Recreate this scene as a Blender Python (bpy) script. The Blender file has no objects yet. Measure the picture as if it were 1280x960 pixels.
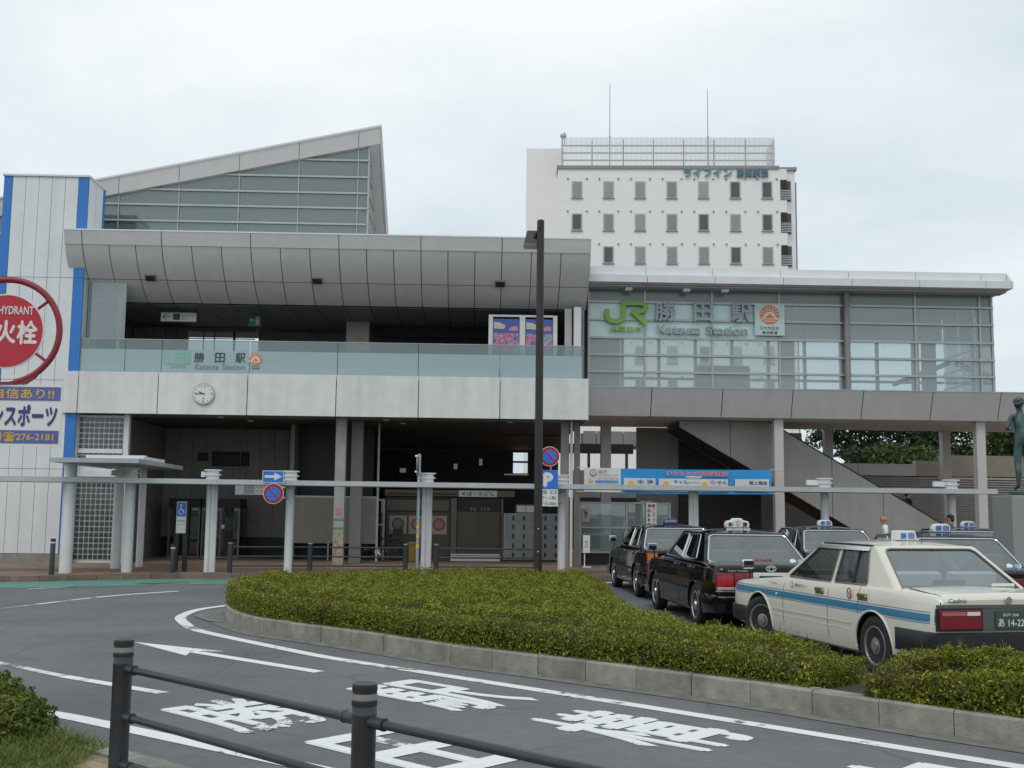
import bpy, bmesh, math, random
import numpy as np
from mathutils import Vector, Matrix
from math import pi, sin, cos, radians
random.seed(7); rng = np.random.default_rng(7)
scene = bpy.context.scene
COL = scene.collection

# ------------------------------------------------------------------ camera, sky, sun, exposure
cam_d = bpy.data.cameras.new('camera'); cam = bpy.data.objects.new('camera', cam_d); COL.objects.link(cam)
cam_d.sensor_width = 36; cam_d.lens = 39.375; cam_d.clip_start = 0.05; cam_d.clip_end = 3000
PITCH = math.atan(156/1400.)
cam.matrix_world = Matrix.Translation((0, 0, 1.7)) @ Matrix.Rotation(-radians(1.7), 4, 'Z') @ Matrix.Rotation(pi/2+PITCH, 4, 'X') @ Matrix.Rotation(0.0116, 4, 'Z')
scene.camera = cam

SUN_EL, SUN_AZ = radians(58), radians(205)          # overcast: a weak broad sun behind the camera's left shoulder
world = bpy.data.worlds.new('World'); scene.world = world; world.use_nodes = True
wn = world.node_tree; wn.nodes.clear()
def wnode(t, **k):
    n = wn.nodes.new(t)
    for a, v in k.items(): setattr(n, a, v)
    return n
sky = wnode('ShaderNodeTexSky', sky_type='NISHITA', sun_disc=False, sun_elevation=SUN_EL, sun_rotation=SUN_AZ, air_density=1.2, dust_density=3.0)
tc = wnode('ShaderNodeTexCoord')
mp = wnode('ShaderNodeMapping'); mp.inputs['Scale'].default_value = (1.0, 1.0, 2.6); mp.inputs['Location'].default_value = (17.3, 17.11, 16.22)
nz = wnode('ShaderNodeTexNoise'); nz.inputs['Scale'].default_value = 1.35; nz.inputs['Detail'].default_value = 6; nz.inputs['Roughness'].default_value = 0.55; nz.inputs['Distortion'].default_value = 0.3
cr = wnode('ShaderNodeValToRGB'); cr.color_ramp.elements[0].position = 0.33; cr.color_ramp.elements[1].position = 0.66
cr.color_ramp.elements[0].color = (5.9, 7.1, 8.0, 1); cr.color_ramp.elements[1].color = (9.9, 10.3, 10.4, 1)
mix = wnode('ShaderNodeMix', data_type='RGBA'); mix.inputs['Factor'].default_value = 0.93
bg = wnode('ShaderNodeBackground'); bg.inputs['Strength'].default_value = 0.1
wo = wnode('ShaderNodeOutputWorld')
L = wn.links.new
L(tc.outputs['Generated'], mp.inputs['Vector']); L(mp.outputs['Vector'], nz.inputs['Vector']); L(nz.outputs['Fac'], cr.inputs['Fac'])
L(sky.outputs['Color'], mix.inputs['A']); L(cr.outputs['Color'], mix.inputs['B']); L(mix.outputs['Result'], bg.inputs['Color']); L(bg.outputs['Background'], wo.inputs['Surface'])

sd = bpy.data.lights.new('sun', 'SUN'); sd.energy = 0.9; sd.angle = radians(24); sd.color = (1, .97, .92)
sun = bpy.data.objects.new('sun', sd); COL.objects.link(sun)
sdir = Vector((sin(SUN_AZ)*cos(SUN_EL), cos(SUN_AZ)*cos(SUN_EL), sin(SUN_EL)))
sun.rotation_euler = sdir.to_track_quat('Z', 'Y').to_euler()
vs = scene.view_settings
vs.view_transform = 'Standard'; vs.look = 'None'; vs.exposure = 0.0; vs.gamma = 1.0; vs.use_curve_mapping = False
scene.cycles.max_bounces = 10; scene.cycles.transparent_max_bounces = 24; scene.cycles.caustics_reflective = False; scene.cycles.caustics_refractive = False

# ------------------------------------------------------------------ materials
MATS = {}
def mat(name, col, rough=.55, metal=0., var=.06, scale=3., bump=0., bscale=60., spec=.5, rnd=0., streak=0., detail=3):
    if name in MATS: return MATS[name]
    m = bpy.data.materials.new(name); m.use_nodes = True; MATS[name] = m
    nt = m.node_tree; p = nt.nodes['Principled BSDF']
    p.inputs['Roughness'].default_value = rough; p.inputs['Metallic'].default_value = metal; p.inputs['Specular IOR Level'].default_value = spec
    t = nt.nodes.new('ShaderNodeTexCoord'); src = t.outputs['Object']
    geo = nt.nodes.new('ShaderNodeNewGeometry'); src = geo.outputs['Position']
    n = nt.nodes.new('ShaderNodeTexNoise'); n.inputs['Scale'].default_value = scale; n.inputs['Detail'].default_value = detail
    nt.links.new(src, n.inputs['Vector'])
    mr = nt.nodes.new('ShaderNodeMapRange'); mr.inputs['From Min'].default_value = .3; mr.inputs['From Max'].default_value = .7
    mr.inputs['To Min'].default_value = 1-var; mr.inputs['To Max'].default_value = 1+var
    nt.links.new(n.outputs['Fac'], mr.inputs['Value']); fac = mr.outputs['Result']
    def mul(a, b):
        x = nt.nodes.new('ShaderNodeMath'); x.operation = 'MULTIPLY'; nt.links.new(a, x.inputs[0]); nt.links.new(b, x.inputs[1]); return x.outputs[0]
    if rnd:
        oi = nt.nodes.new('ShaderNodeObjectInfo'); r = nt.nodes.new('ShaderNodeMapRange')
        r.inputs['To Min'].default_value = 1-rnd; r.inputs['To Max'].default_value = 1+rnd
        nt.links.new(oi.outputs['Random'], r.inputs['Value']); fac = mul(fac, r.outputs['Result'])
    if streak:
        sm = nt.nodes.new('ShaderNodeMapping'); sm.inputs['Scale'].default_value = (3.1, 3.1, .13); nt.links.new(src, sm.inputs['Vector'])
        sn = nt.nodes.new('ShaderNodeTexNoise'); sn.inputs['Scale'].default_value = 1.2; sn.inputs['Detail'].default_value = 4; nt.links.new(sm.outputs['Vector'], sn.inputs['Vector'])
        r = nt.nodes.new('ShaderNodeMapRange'); r.inputs['From Min'].default_value = .35; r.inputs['From Max'].default_value = .6
        r.inputs['To Min'].default_value = 1-streak; r.inputs['To Max'].default_value = 1.0
        nt.links.new(sn.outputs['Fac'], r.inputs['Value']); fac = mul(fac, r.outputs['Result'])
    mx = nt.nodes.new('ShaderNodeMix'); mx.data_type = 'RGBA'; mx.blend_type = 'MULTIPLY'; mx.inputs['Factor'].default_value = 1
    mx.inputs['A'].default_value = (*col, 1)
    cb = nt.nodes.new('ShaderNodeCombineColor')
    for i in range(3): nt.links.new(fac, cb.inputs[i])
    nt.links.new(cb.outputs[0], mx.inputs['B']); nt.links.new(mx.outputs['Result'], p.inputs['Base Color'])
    if bump:
        bn = nt.nodes.new('ShaderNodeTexNoise'); bn.inputs['Scale'].default_value = bscale; bn.inputs['Detail'].default_value = 3; nt.links.new(src, bn.inputs['Vector'])
        b = nt.nodes.new('ShaderNodeBump'); b.inputs['Strength'].default_value = bump; b.inputs['Distance'].default_value = .02
        nt.links.new(bn.outputs['Fac'], b.inputs['Height']); nt.links.new(b.outputs['Normal'], p.inputs['Normal'])
    return m

def glass(name, tint=(.8, .86, .85), rough=.01, refl=1.0, milky=0., milk=(.5, .6, .6), wave=.04):
    m = bpy.data.materials.new(name); m.use_nodes = True; MATS[name] = m; nt = m.node_tree; nt.nodes.clear()
    out = nt.nodes.new('ShaderNodeOutputMaterial'); tr = nt.nodes.new('ShaderNodeBsdfTransparent'); tr.inputs['Color'].default_value = (*tint, 1)
    gl = nt.nodes.new('ShaderNodeBsdfGlossy'); gl.inputs['Roughness'].default_value = rough; gl.inputs['Color'].default_value = (.93, .97, .97, 1)
    fr = nt.nodes.new('ShaderNodeFresnel'); fr.inputs['IOR'].default_value = 1.5
    # a slight waviness of the pane so that reflections break up
    geo = nt.nodes.new('ShaderNodeNewGeometry'); nn = nt.nodes.new('ShaderNodeTexNoise'); nn.inputs['Scale'].default_value = .9; nt.links.new(geo.outputs['Position'], nn.inputs['Vector'])
    bp = nt.nodes.new('ShaderNodeBump'); bp.inputs['Strength'].default_value = wave; bp.inputs['Distance'].default_value = .1; nt.links.new(nn.outputs['Fac'], bp.inputs['Height'])
    nt.links.new(bp.outputs['Normal'], gl.inputs['Normal'])
    mm = nt.nodes.new('ShaderNodeMath'); mm.operation = 'MULTIPLY'; mm.inputs[1].default_value = 1.75*refl; mm.use_clamp = True
    nt.links.new(fr.outputs[0], mm.inputs[0]); mx = nt.nodes.new('ShaderNodeMixShader'); nt.links.new(mm.outputs[0], mx.inputs[0])
    base = tr.outputs[0]
    if milky:
        df = nt.nodes.new('ShaderNodeBsdfDiffuse'); df.inputs['Color'].default_value = (*milk, 1); m2 = nt.nodes.new('ShaderNodeMixShader'); m2.inputs[0].default_value = milky
        nt.links.new(tr.outputs[0], m2.inputs[1]); nt.links.new(df.outputs[0], m2.inputs[2]); base = m2.outputs[0]
    nt.links.new(base, mx.inputs[1]); nt.links.new(gl.outputs[0], mx.inputs[2]); nt.links.new(mx.outputs[0], out.inputs['Surface'])
    return m

def emit(name, col, s):
    m = bpy.data.materials.new(name); m.use_nodes = True; MATS[name] = m; p = m.node_tree.nodes['Principled BSDF']
    p.inputs['Base Color'].default_value = (*col, 1); p.inputs['Emission Color'].default_value = (*col, 1); p.inputs['Emission Strength'].default_value = s
    return m

def worn_paint(name, col, under, thr=.56, soft=.05, scale=9):
    m = bpy.data.materials.new(name); m.use_nodes = True; MATS[name] = m; nt = m.node_tree; p = nt.nodes['Principled BSDF']; p.inputs['Roughness'].default_value = .75
    g = nt.nodes.new('ShaderNodeNewGeometry'); a = nt.nodes.new('ShaderNodeTexNoise'); a.inputs['Scale'].default_value = scale; a.inputs['Detail'].default_value = 8; a.inputs['Roughness'].default_value = .72
    b = nt.nodes.new('ShaderNodeTexNoise'); b.inputs['Scale'].default_value = 1.1; b.inputs['Detail'].default_value = 2
    nt.links.new(g.outputs['Position'], a.inputs['Vector']); nt.links.new(g.outputs['Position'], b.inputs['Vector'])
    s = nt.nodes.new('ShaderNodeMath'); s.operation = 'MULTIPLY_ADD'; s.inputs[1].default_value = .55; nt.links.new(b.outputs['Fac'], s.inputs[0])
    h = nt.nodes.new('ShaderNodeMath'); h.operation = 'MULTIPLY'; h.inputs[1].default_value = .55; nt.links.new(a.outputs['Fac'], h.inputs[0]); nt.links.new(h.outputs[0], s.inputs[2])
    r = nt.nodes.new('ShaderNodeMapRange'); r.inputs['From Min'].default_value = thr; r.inputs['From Max'].default_value = thr+soft; nt.links.new(s.outputs[0], r.inputs['Value'])
    mx = nt.nodes.new('ShaderNodeMix'); mx.data_type = 'RGBA'; mx.inputs['A'].default_value = (*col, 1); mx.inputs['B'].default_value = (*under, 1)
    nt.links.new(r.outputs['Result'], mx.inputs['Factor']); nt.links.new(mx.outputs['Result'], p.inputs['Base Color'])
    return m

def leafmat(name, cols, rough=.55, trans=.25, brown=0., nscale=2.3):
    m = bpy.data.materials.new(name); m.use_nodes = True; MATS[name] = m; nt = m.node_tree; p = nt.nodes['Principled BSDF']; p.inputs['Roughness'].default_value = rough
    p.inputs['Specular IOR Level'].default_value = .35
    g = nt.nodes.new('ShaderNodeNewGeometry'); n = nt.nodes.new('ShaderNodeTexNoise'); n.inputs['Scale'].default_value = nscale; n.inputs['Detail'].default_value = 4; n.inputs['Roughness'].default_value = .65; nt.links.new(g.outputs['Position'], n.inputs['Vector'])
    a = nt.nodes.new('ShaderNodeMath'); a.operation = 'MULTIPLY_ADD'; a.inputs[1].default_value = .45; nt.links.new(g.outputs['Random Per Island'], a.inputs[0])
    b = nt.nodes.new('ShaderNodeMath'); b.operation = 'MULTIPLY'; b.inputs[1].default_value = .55; nt.links.new(n.outputs['Fac'], b.inputs[0]); nt.links.new(b.outputs[0], a.inputs[2])
    c = nt.nodes.new('ShaderNodeValToRGB'); e = c.color_ramp.elements
    e[0].position = .2; e[0].color = (*cols[0], 1); e[1].position = .82; e[1].color = (*cols[-1], 1)
    for i, cc in enumerate(cols[1:-1]):
        q = e.new(.2+.62*(i+1)/(len(cols)-1)); q.color = (*cc, 1)
    nt.links.new(a.outputs[0], c.inputs['Fac']); colr = c.outputs['Color']
    if brown:                          # patches of dead and bronze leaves
        n2 = nt.nodes.new('ShaderNodeTexNoise'); n2.inputs['Scale'].default_value = 1.7; n2.inputs['Detail'].default_value = 5; n2.inputs['Roughness'].default_value = .7; nt.links.new(g.outputs['Position'], n2.inputs['Vector'])
        r2 = nt.nodes.new('ShaderNodeMapRange'); r2.inputs['From Min'].default_value = .52; r2.inputs['From Max'].default_value = .68; r2.inputs['To Max'].default_value = brown; nt.links.new(n2.outputs['Fac'], r2.inputs['Value'])
        mb = nt.nodes.new('ShaderNodeMix'); mb.data_type = 'RGBA'; nt.links.new(r2.outputs['Result'], mb.inputs['Factor']); nt.links.new(colr, mb.inputs['A']); mb.inputs['B'].default_value = (.11, .085, .04, 1); colr = mb.outputs['Result']
    nt.links.new(colr, p.inputs['Base Color'])
    t = nt.nodes.new('ShaderNodeBsdfTranslucent'); nt.links.new(colr, t.inputs['Color'])
    mx = nt.nodes.new('ShaderNodeMixShader'); mx.inputs[0].default_value = trans
    out = nt.nodes['Material Output']; nt.links.new(p.outputs[0], mx.inputs[1]); nt.links.new(t.outputs[0], mx.inputs[2]); nt.links.new(mx.outputs[0], out.inputs['Surface'])
    return m

WHITE_PANEL = mat('white_panel', (.745, .765, .77), .45, var=.03, rnd=.02, streak=.05)
SLAB = mat('slab_panel', (.715, .715, .705), .5, var=.05, rnd=.03, streak=.10)
BLUE = mat('blue_panel', (.028, .19, .57), .4, var=.04, rnd=.03)
GREYM = mat('grey_metal_panel', (.69, .685, .67), .42, var=.04, rnd=.03, metal=.15)
DECKM = mat('deck_fascia', (.56, .555, .545), .45, var=.03, rnd=.02, metal=.1, streak=.05)
FASCIA = mat('pale_fascia', (.52, .51, .49), .45, var=.03, rnd=.03)
ROOFW = mat('white_metal', (.72, .74, .75), .4, var=.03, rnd=.02)
DARK = mat('dark_joint', (.035, .035, .035), .8)
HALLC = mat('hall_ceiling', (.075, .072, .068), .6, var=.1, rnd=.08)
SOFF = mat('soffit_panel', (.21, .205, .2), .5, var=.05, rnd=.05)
ALU = mat('mullion_metal', (.42, .42, .41), .38, metal=.4)
STEEL = mat('galvanised_steel', (.38, .41, .43), .45, metal=.5, var=.12, scale=14)
POSTW = mat('white_post', (.72, .73, .73), .4, var=.05, streak=.06)
CONC = mat('concrete', (.30, .295, .28), .85, var=.14, scale=4, bump=.15, streak=.15)
KERB = mat('kerb_concrete', (.29, .278, .235), .9, var=.2, scale=7, bump=.3, bscale=40, rnd=.12, streak=.25, detail=6)
WALLP = mat('hall_wall_panel', (.27, .258, .245), .6, var=.06, rnd=.05)
BEIGE = mat('beige_wall', (.36, .32, .26), .8, var=.08)
SIDING = mat('grey_siding', (.36, .345, .32), .6, var=.08, streak=.1)
BROWNSLAT = mat('brown_slat', (.105, .095, .082), .55, var=.1)
ASPH = (.139, .142, .145)
POLE = mat('dark_brown_pole', (.038, .034, .034), .42, metal=.3, var=.1)
FENCE = mat('charcoal_fence', (.042, .05, .058), .38, metal=.25, var=.12, scale=9)
RED = mat('sign_red', (.36, .018, .03), .4, var=.08)
SBLUE = mat('sign_blue', (.03, .17, .62), .4)
SWHITE = mat('sign_white', (.74, .74, .73), .45, var=.03)
SBLACK = mat('sign_black', (.02, .02, .022), .5)
NAVY = mat('sign_navy', (.03, .05, .22), .5)
YEL = mat('sign_yellow', (.72, .46, .04), .5)
GREEN_LOGO = mat('green_logo', (.20, .42, .06), .4)
LETTER = mat('grey_letter', (.36, .40, .42), .45)
ORANGE = mat('sign_orange', (.72, .22, .06), .5)
AQUA = mat('aqua_panel', (.66, .84, .84), .2, var=.04, rnd=.03, spec=.6)
SPAN = mat('spandrel_glass', (.235, .285, .275), .15, var=.05, rnd=.05, spec=.6)
CLEAR = glass('clear_glass', (.80, .88, .90), refl=1.4, milky=.26, milk=(.52, .63, .66))
ATR = glass('atrium_glass', (.62, .73, .72), refl=1.5, milky=.30, milk=(.34, .42, .42))
FROST = glass('frosted_glass', (.7, .85, .86), rough=.15, refl=1.0, milky=.82, milk=(.36, .50, .52))
TINT = glass('tinted_glass', (.62, .74, .74), rough=.02, refl=1.2, milky=.30, milk=(.30, .40, .41))
CARGL = glass('car_glass', (.88, .94, .92), refl=1.7, milky=.05, milk=(.4, .46, .44), wave=0.)
HOTGL = glass('hotel_glass', (.975, .99, .985), refl=.6, wave=0.)
BLOCK = mat('glass_block', (.05, .065, .065), .08, spec=.8, var=.3, scale=5)
CHROME = mat('chrome', (.75, .76, .77), .12, metal=1., var=.02)
RUBBER = mat('tyre_rubber', (.018, .018, .019), .75, var=.15, scale=20)
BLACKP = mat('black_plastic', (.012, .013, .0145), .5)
INTER = mat('car_interior', (.11, .11, .115), .8)
SEATC = mat('seat_cover', (.52, .62, .74), .8)
TAIL = mat('tail_lamp_red', (.42, .012, .02), .12, spec=.8)
TAILD = mat('tail_lamp_dark', (.2, .01, .018), .12, spec=.8)
AMBER = mat('amber_lamp', (.7, .2, .03), .12, spec=.8)
PLATE = mat('plate_green', (.035, .075, .06), .5)
BRONZE = mat('bronze_patina', (.075, .125, .118), .5, metal=.35, var=.6, scale=3.5, bump=.15, detail=6, spec=.5)
GRANITE = mat('granite', (.28, .30, .28), .5, var=.12, scale=90)
SOIL = mat('soil', (.06, .045, .032), .95, var=.3, scale=12, bump=.4)

# ------------------------------------------------------------------ object helpers (coordinates are metres in the world)
WL = {}
def link(o, parent=None):
    COL.objects.link(o); WL[o.name] = Vector(o.location)
    if parent is not None:
        o.parent = parent; o.matrix_parent_inverse = Matrix.Translation(-WL[parent.name])
    return o
def tag(o, label=None, cat=None, group=None, kind=None):
    if label: o['label'] = label
    if cat: o['category'] = cat
    if group: o['group'] = group
    if kind: o['kind'] = kind
    return o
def thing(name, label, cat, loc=(0, 0, 0), group=None):
    o = bpy.data.objects.new(name, None); o.location = loc; o.empty_display_size = .2
    return tag(link(o), label, cat, group)
CACHE = {}
def box(name, m, parent, x0, x1, y0, y1, z0, z1):
    dx, dy, dz = [round(a, 4) for a in (abs(x1-x0), abs(y1-y0), abs(z1-z0))]; k = (dx, dy, dz, m.name)
    if k not in CACHE:
        b = MB(); b.box(-dx/2, dx/2, -dy/2, dy/2, -dz/2, dz/2); CACHE[k] = b.mesh(name, m)
    o = bpy.data.objects.new(name, CACHE[k]); o.location = ((x0+x1)/2, (y0+y1)/2, (z0+z1)/2)
    return link(o, parent)

class MB:
    def __init__(s): s.v = []; s.f = []; s.mi = []; s.cur = 0
    def add(s, vs, fs):
        n = len(s.v); s.v += [tuple(p) for p in vs]; s.f += [tuple(i+n for i in f) for f in fs]; s.mi += [s.cur]*len(fs); return s
    def box(s, x0, x1, y0, y1, z0, z1):
        return s.add([(x0, y0, z0), (x1, y0, z0), (x1, y1, z0), (x0, y1, z0), (x0, y0, z1), (x1, y0, z1), (x1, y1, z1), (x0, y1, z1)],
                     [(0, 3, 2, 1), (4, 5, 6, 7), (0, 1, 5, 4), (1, 2, 6, 5), (2, 3, 7, 6), (3, 0, 4, 7)])
    def obox(s, c, ax, ay, az):        # oriented box: centre and three half-axis vectors
        c, ax, ay, az = [Vector(q) for q in (c, ax, ay, az)]
        P = [c+i*ax+j*ay+k*az for k in (-1, 1) for j in (-1, 1) for i in (-1, 1)]
        return s.add(P, [(0, 2, 3, 1), (4, 5, 7, 6), (0, 1, 5, 4), (1, 3, 7, 5), (3, 2, 6, 7), (2, 0, 4, 6)])
    def cyl(s, p0, p1, r0, r1=None, n=16, cap=True):
        p0, p1 = Vector(p0), Vector(p1); r1 = r0 if r1 is None else r1
        q = (p1-p0).to_track_quat('Z', 'Y'); X, Yv = q @ Vector((1, 0, 0)), q @ Vector((0, 1, 0))
        V = [p0+r0*(cos(2*pi*i/n)*X+sin(2*pi*i/n)*Yv) for i in range(n)]+[p1+r1*(cos(2*pi*i/n)*X+sin(2*pi*i/n)*Yv) for i in range(n)]
        F = [(i, (i+1) % n, n+(i+1) % n, n+i) for i in range(n)]
        if cap: F += [tuple(range(n))[::-1], tuple(range(n, 2*n))]
        return s.add(V, F)
    def tube(s, pts, r, n=8, closed=False):
        pts = [Vector(p) for p in pts]; N = len(pts); V = []; rr = r if hasattr(r, '__len__') else [r]*N; ref = None
        for i, p in enumerate(pts):
            a = pts[(i-1) % N] if (closed or i > 0) else p; b = pts[(i+1) % N] if (closed or i < N-1) else p
            t = (b-a).normalized()
            if ref is None: ref = Vector((0, 0, 1)) if abs(t.z) < .9 else Vector((1, 0, 0))
            X = (ref-t*ref.dot(t)).normalized(); ref = X; Z = t.cross(X)
            V += [p+rr[i]*(cos(2*pi*k/n)*X+sin(2*pi*k/n)*Z) for k in range(n)]
        F = []
        for i in range(N if closed else N-1):
            j = (i+1) % N
            F += [(i*n+k, i*n+(k+1) % n, j*n+(k+1) % n, j*n+k) for k in range(n)]
        if not closed: F += [tuple(range(n))[::-1], tuple(range((N-1)*n, N*n))]
        return s.add(V, F)
    def lathe(s, prof, axis0=(0, 0, 0), d=(0, 0, 1), n=20):
        o = Vector(axis0); q = Vector(d).to_track_quat('Z', 'Y'); X, Y_, Z = [q @ Vector(e) for e in ((1, 0, 0), (0, 1, 0), (0, 0, 1))]
        V = [o+r*(cos(2*pi*i/n)*X+sin(2*pi*i/n)*Y_)+z*Z for r, z in prof for i in range(n)]; m = len(prof)
        F = [(j*n+i, j*n+(i+1) % n, (j+1)*n+(i+1) % n, (j+1)*n+i) for j in range(m-1) for i in range(n)]
        F += [tuple(range(n))[::-1], tuple(range((m-1)*n, m*n))]
        return s.add(V, F)
    def grid(s, P):                    # rows of points
        r, c = len(P), len(P[0])
        return s.add([q for row in P for q in row], [(i*c+j, i*c+j+1, (i+1)*c+j+1, (i+1)*c+j) for i in range(r-1) for j in range(c-1)])
    def ell(s, c, rx, ry, rz, n=14, m=9):
        V = []; c = Vector(c)
        for i in range(m+1):
            t = pi*i/m
            V += [c+Vector((rx*sin(t)*cos(2*pi*k/n), ry*sin(t)*sin(2*pi*k/n), rz*cos(t))) for k in range(n)]
        return s.add(V, [(i*n+k, (i+1)*n+k, (i+1)*n+(k+1) % n, i*n+(k+1) % n) for i in range(m) for k in range(n)])
    def prism(s, pts, off):            # planar polygon (3D) pushed along off
        P = [Vector(p) for p in pts]; n = len(P); o = Vector(off)
        return s.add(P+[p+o for p in P], [tuple(range(n))[::-1], tuple(range(n, 2*n))]+[(i, (i+1) % n, n+(i+1) % n, n+i) for i in range(n)])
    def mesh(s, name, m, smooth=False):
        me = bpy.data.meshes.new(name); me.from_pydata(s.v, [], s.f)
        ms = m if isinstance(m, (list, tuple)) else [m]
        for q in ms: me.materials.append(q)
        if len(ms) > 1: me.polygons.foreach_set('material_index', s.mi)
        bm = bmesh.new(); bm.from_mesh(me); bmesh.ops.recalc_face_normals(bm, faces=bm.faces); bm.to_mesh(me); bm.free()
        if smooth: me.shade_smooth(); me.set_sharp_from_angle(angle=radians(38))
        me.update(); return me
    def build(s, name, m, parent=None, smooth=False):
        return link(bpy.data.objects.new(name, s.mesh(name, m, smooth)), parent)

class PL:                              # a drawing plane: origin, right, up; pieces are laid on it with depth
    def __init__(s, o, r=(1, 0, 0), u=(0, 0, 1)):
        s.o, s.r, s.u = Vector(o), Vector(r).normalized(), Vector(u).normalized(); s.n = s.r.cross(s.u).normalized()
    def p(s, x, y, d=0): return s.o+s.r*x+s.u*y+s.n*d
    def poly(s, b, pts, d0, d1): return b.prism([s.p(x, y, d0) for x, y in pts], s.n*(d1-d0))
    def rect(s, b, x0, x1, y0, y1, d0, d1): return s.poly(b, [(x0, y0), (x1, y0), (x1, y1), (x0, y1)], d0, d1)
    def disc(s, b, cx, cy, r, d0, d1, n=36): return s.poly(b, [(cx+r*cos(2*pi*i/n), cy+r*sin(2*pi*i/n)) for i in range(n)], d0, d1)
    def stroke(s, b, pts, w, d0, d1):
        P = [Vector(p) for p in pts]; A = []; B = []
        for i, p in enumerate(P):
            t0 = (P[i]-P[i-1]).normalized() if i else (P[1]-P[0]).normalized(); t1 = (P[i+1]-P[i]).normalized() if i < len(P)-1 else t0
            n0 = Vector((-t0.y, t0.x)); n1 = Vector((-t1.y, t1.x)); m = (n0+n1).normalized(); k = min(1/max(m.dot(n0), .35), 2)
            A.append(p+m*w/2*k); B.append(p-m*w/2*k)
        return s.poly(b, [tuple(q) for q in A]+[tuple(q) for q in B[::-1]], d0, d1)

# lettering: outlines of the built-in typeface turned into meshes; fitted to a given width and height
GLY = {}
_tc = bpy.data.curves.new('type_setter', 'FONT'); _to = bpy.data.objects.new('type_setter', _tc)
def glyph(body, bold, ext):
    k = (body, bold, ext)
    if k not in GLY:
        if _to.name not in COL.objects: COL.objects.link(_to)
        _tc.body = body; _tc.offset = bold; _tc.extrude = ext; _tc.resolution_u = 3
        bpy.context.view_layer.update()
        me = bpy.data.meshes.new_from_object(_to.evaluated_get(bpy.context.evaluated_depsgraph_get()))
        co = np.empty(len(me.vertices)*3); me.vertices.foreach_get('co', co); co = co.reshape(-1, 3)
        GLY[k] = (co, [tuple(p.vertices) for p in me.polygons]); bpy.data.meshes.remove(me)
    return GLY[k]
def text(name, body, pl, x0, x1, y0, y1, m, parent, d=.004, thick=0., bold=0.0):
    co, fs = glyph(body, 0., .1 if thick else 0)
    if bold:                           # heavier strokes: the outline repeated a little to each side, each copy a hair proud of the last
        n0 = len(co); sh = [(-bold, 0, 0), (bold, 0, 0), (0, -bold, 0), (0, bold, 0)]; co = np.concatenate([co+np.array(q) for q in sh]); fs = [tuple(i+k*n0 for i in f) for k in range(4) for f in fs]
    lo, hi = co.min(0), co.max(0); c = (co-lo)/np.maximum(hi-lo, 1e-6)
    X = x0+(x1-x0)*c[:, 0]; Yv = y0+(y1-y0)*c[:, 1]; D = d+thick*c[:, 2]*(1 if thick else 0)
    if bold: D = D+np.repeat(np.arange(4)*.0006, n0)
    V = np.array(pl.o)+np.outer(X, pl.r)+np.outer(Yv, pl.u)+np.outer(D, pl.n)
    me = bpy.data.meshes.new(name); me.from_pydata(V.tolist(), [], fs); me.materials.append(m)
    return link(bpy.data.objects.new(name, me), parent)
def text_done():
    if _to.name in COL.objects: COL.objects.unlink(_to)
    bpy.data.objects.remove(_to)

def copy_tree(o, parent=None):
    c = o.copy(); COL.objects.link(c)
    if parent is not None: c.parent = parent
    for ch in list(o.children): copy_tree(ch, c)
    return c
def poly_fill(loops):                  # triangulated planar polygon with holes; 2D loops
    bm = bmesh.new(); es = []
    for lp in loops:
        vs_ = [bm.verts.new((x, y, 0)) for x, y in lp]
        es += [bm.edges.new((vs_[i], vs_[(i+1) % len(vs_)])) for i in range(len(vs_))]
    bmesh.ops.triangle_fill(bm, edges=es, use_beauty=True, use_dissolve=False)
    bm.verts.index_update(); V = [(v.co.x, v.co.y) for v in bm.verts]; F = [tuple(v.index for v in f.verts) for f in bm.faces]; bm.free(); return V, F
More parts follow.
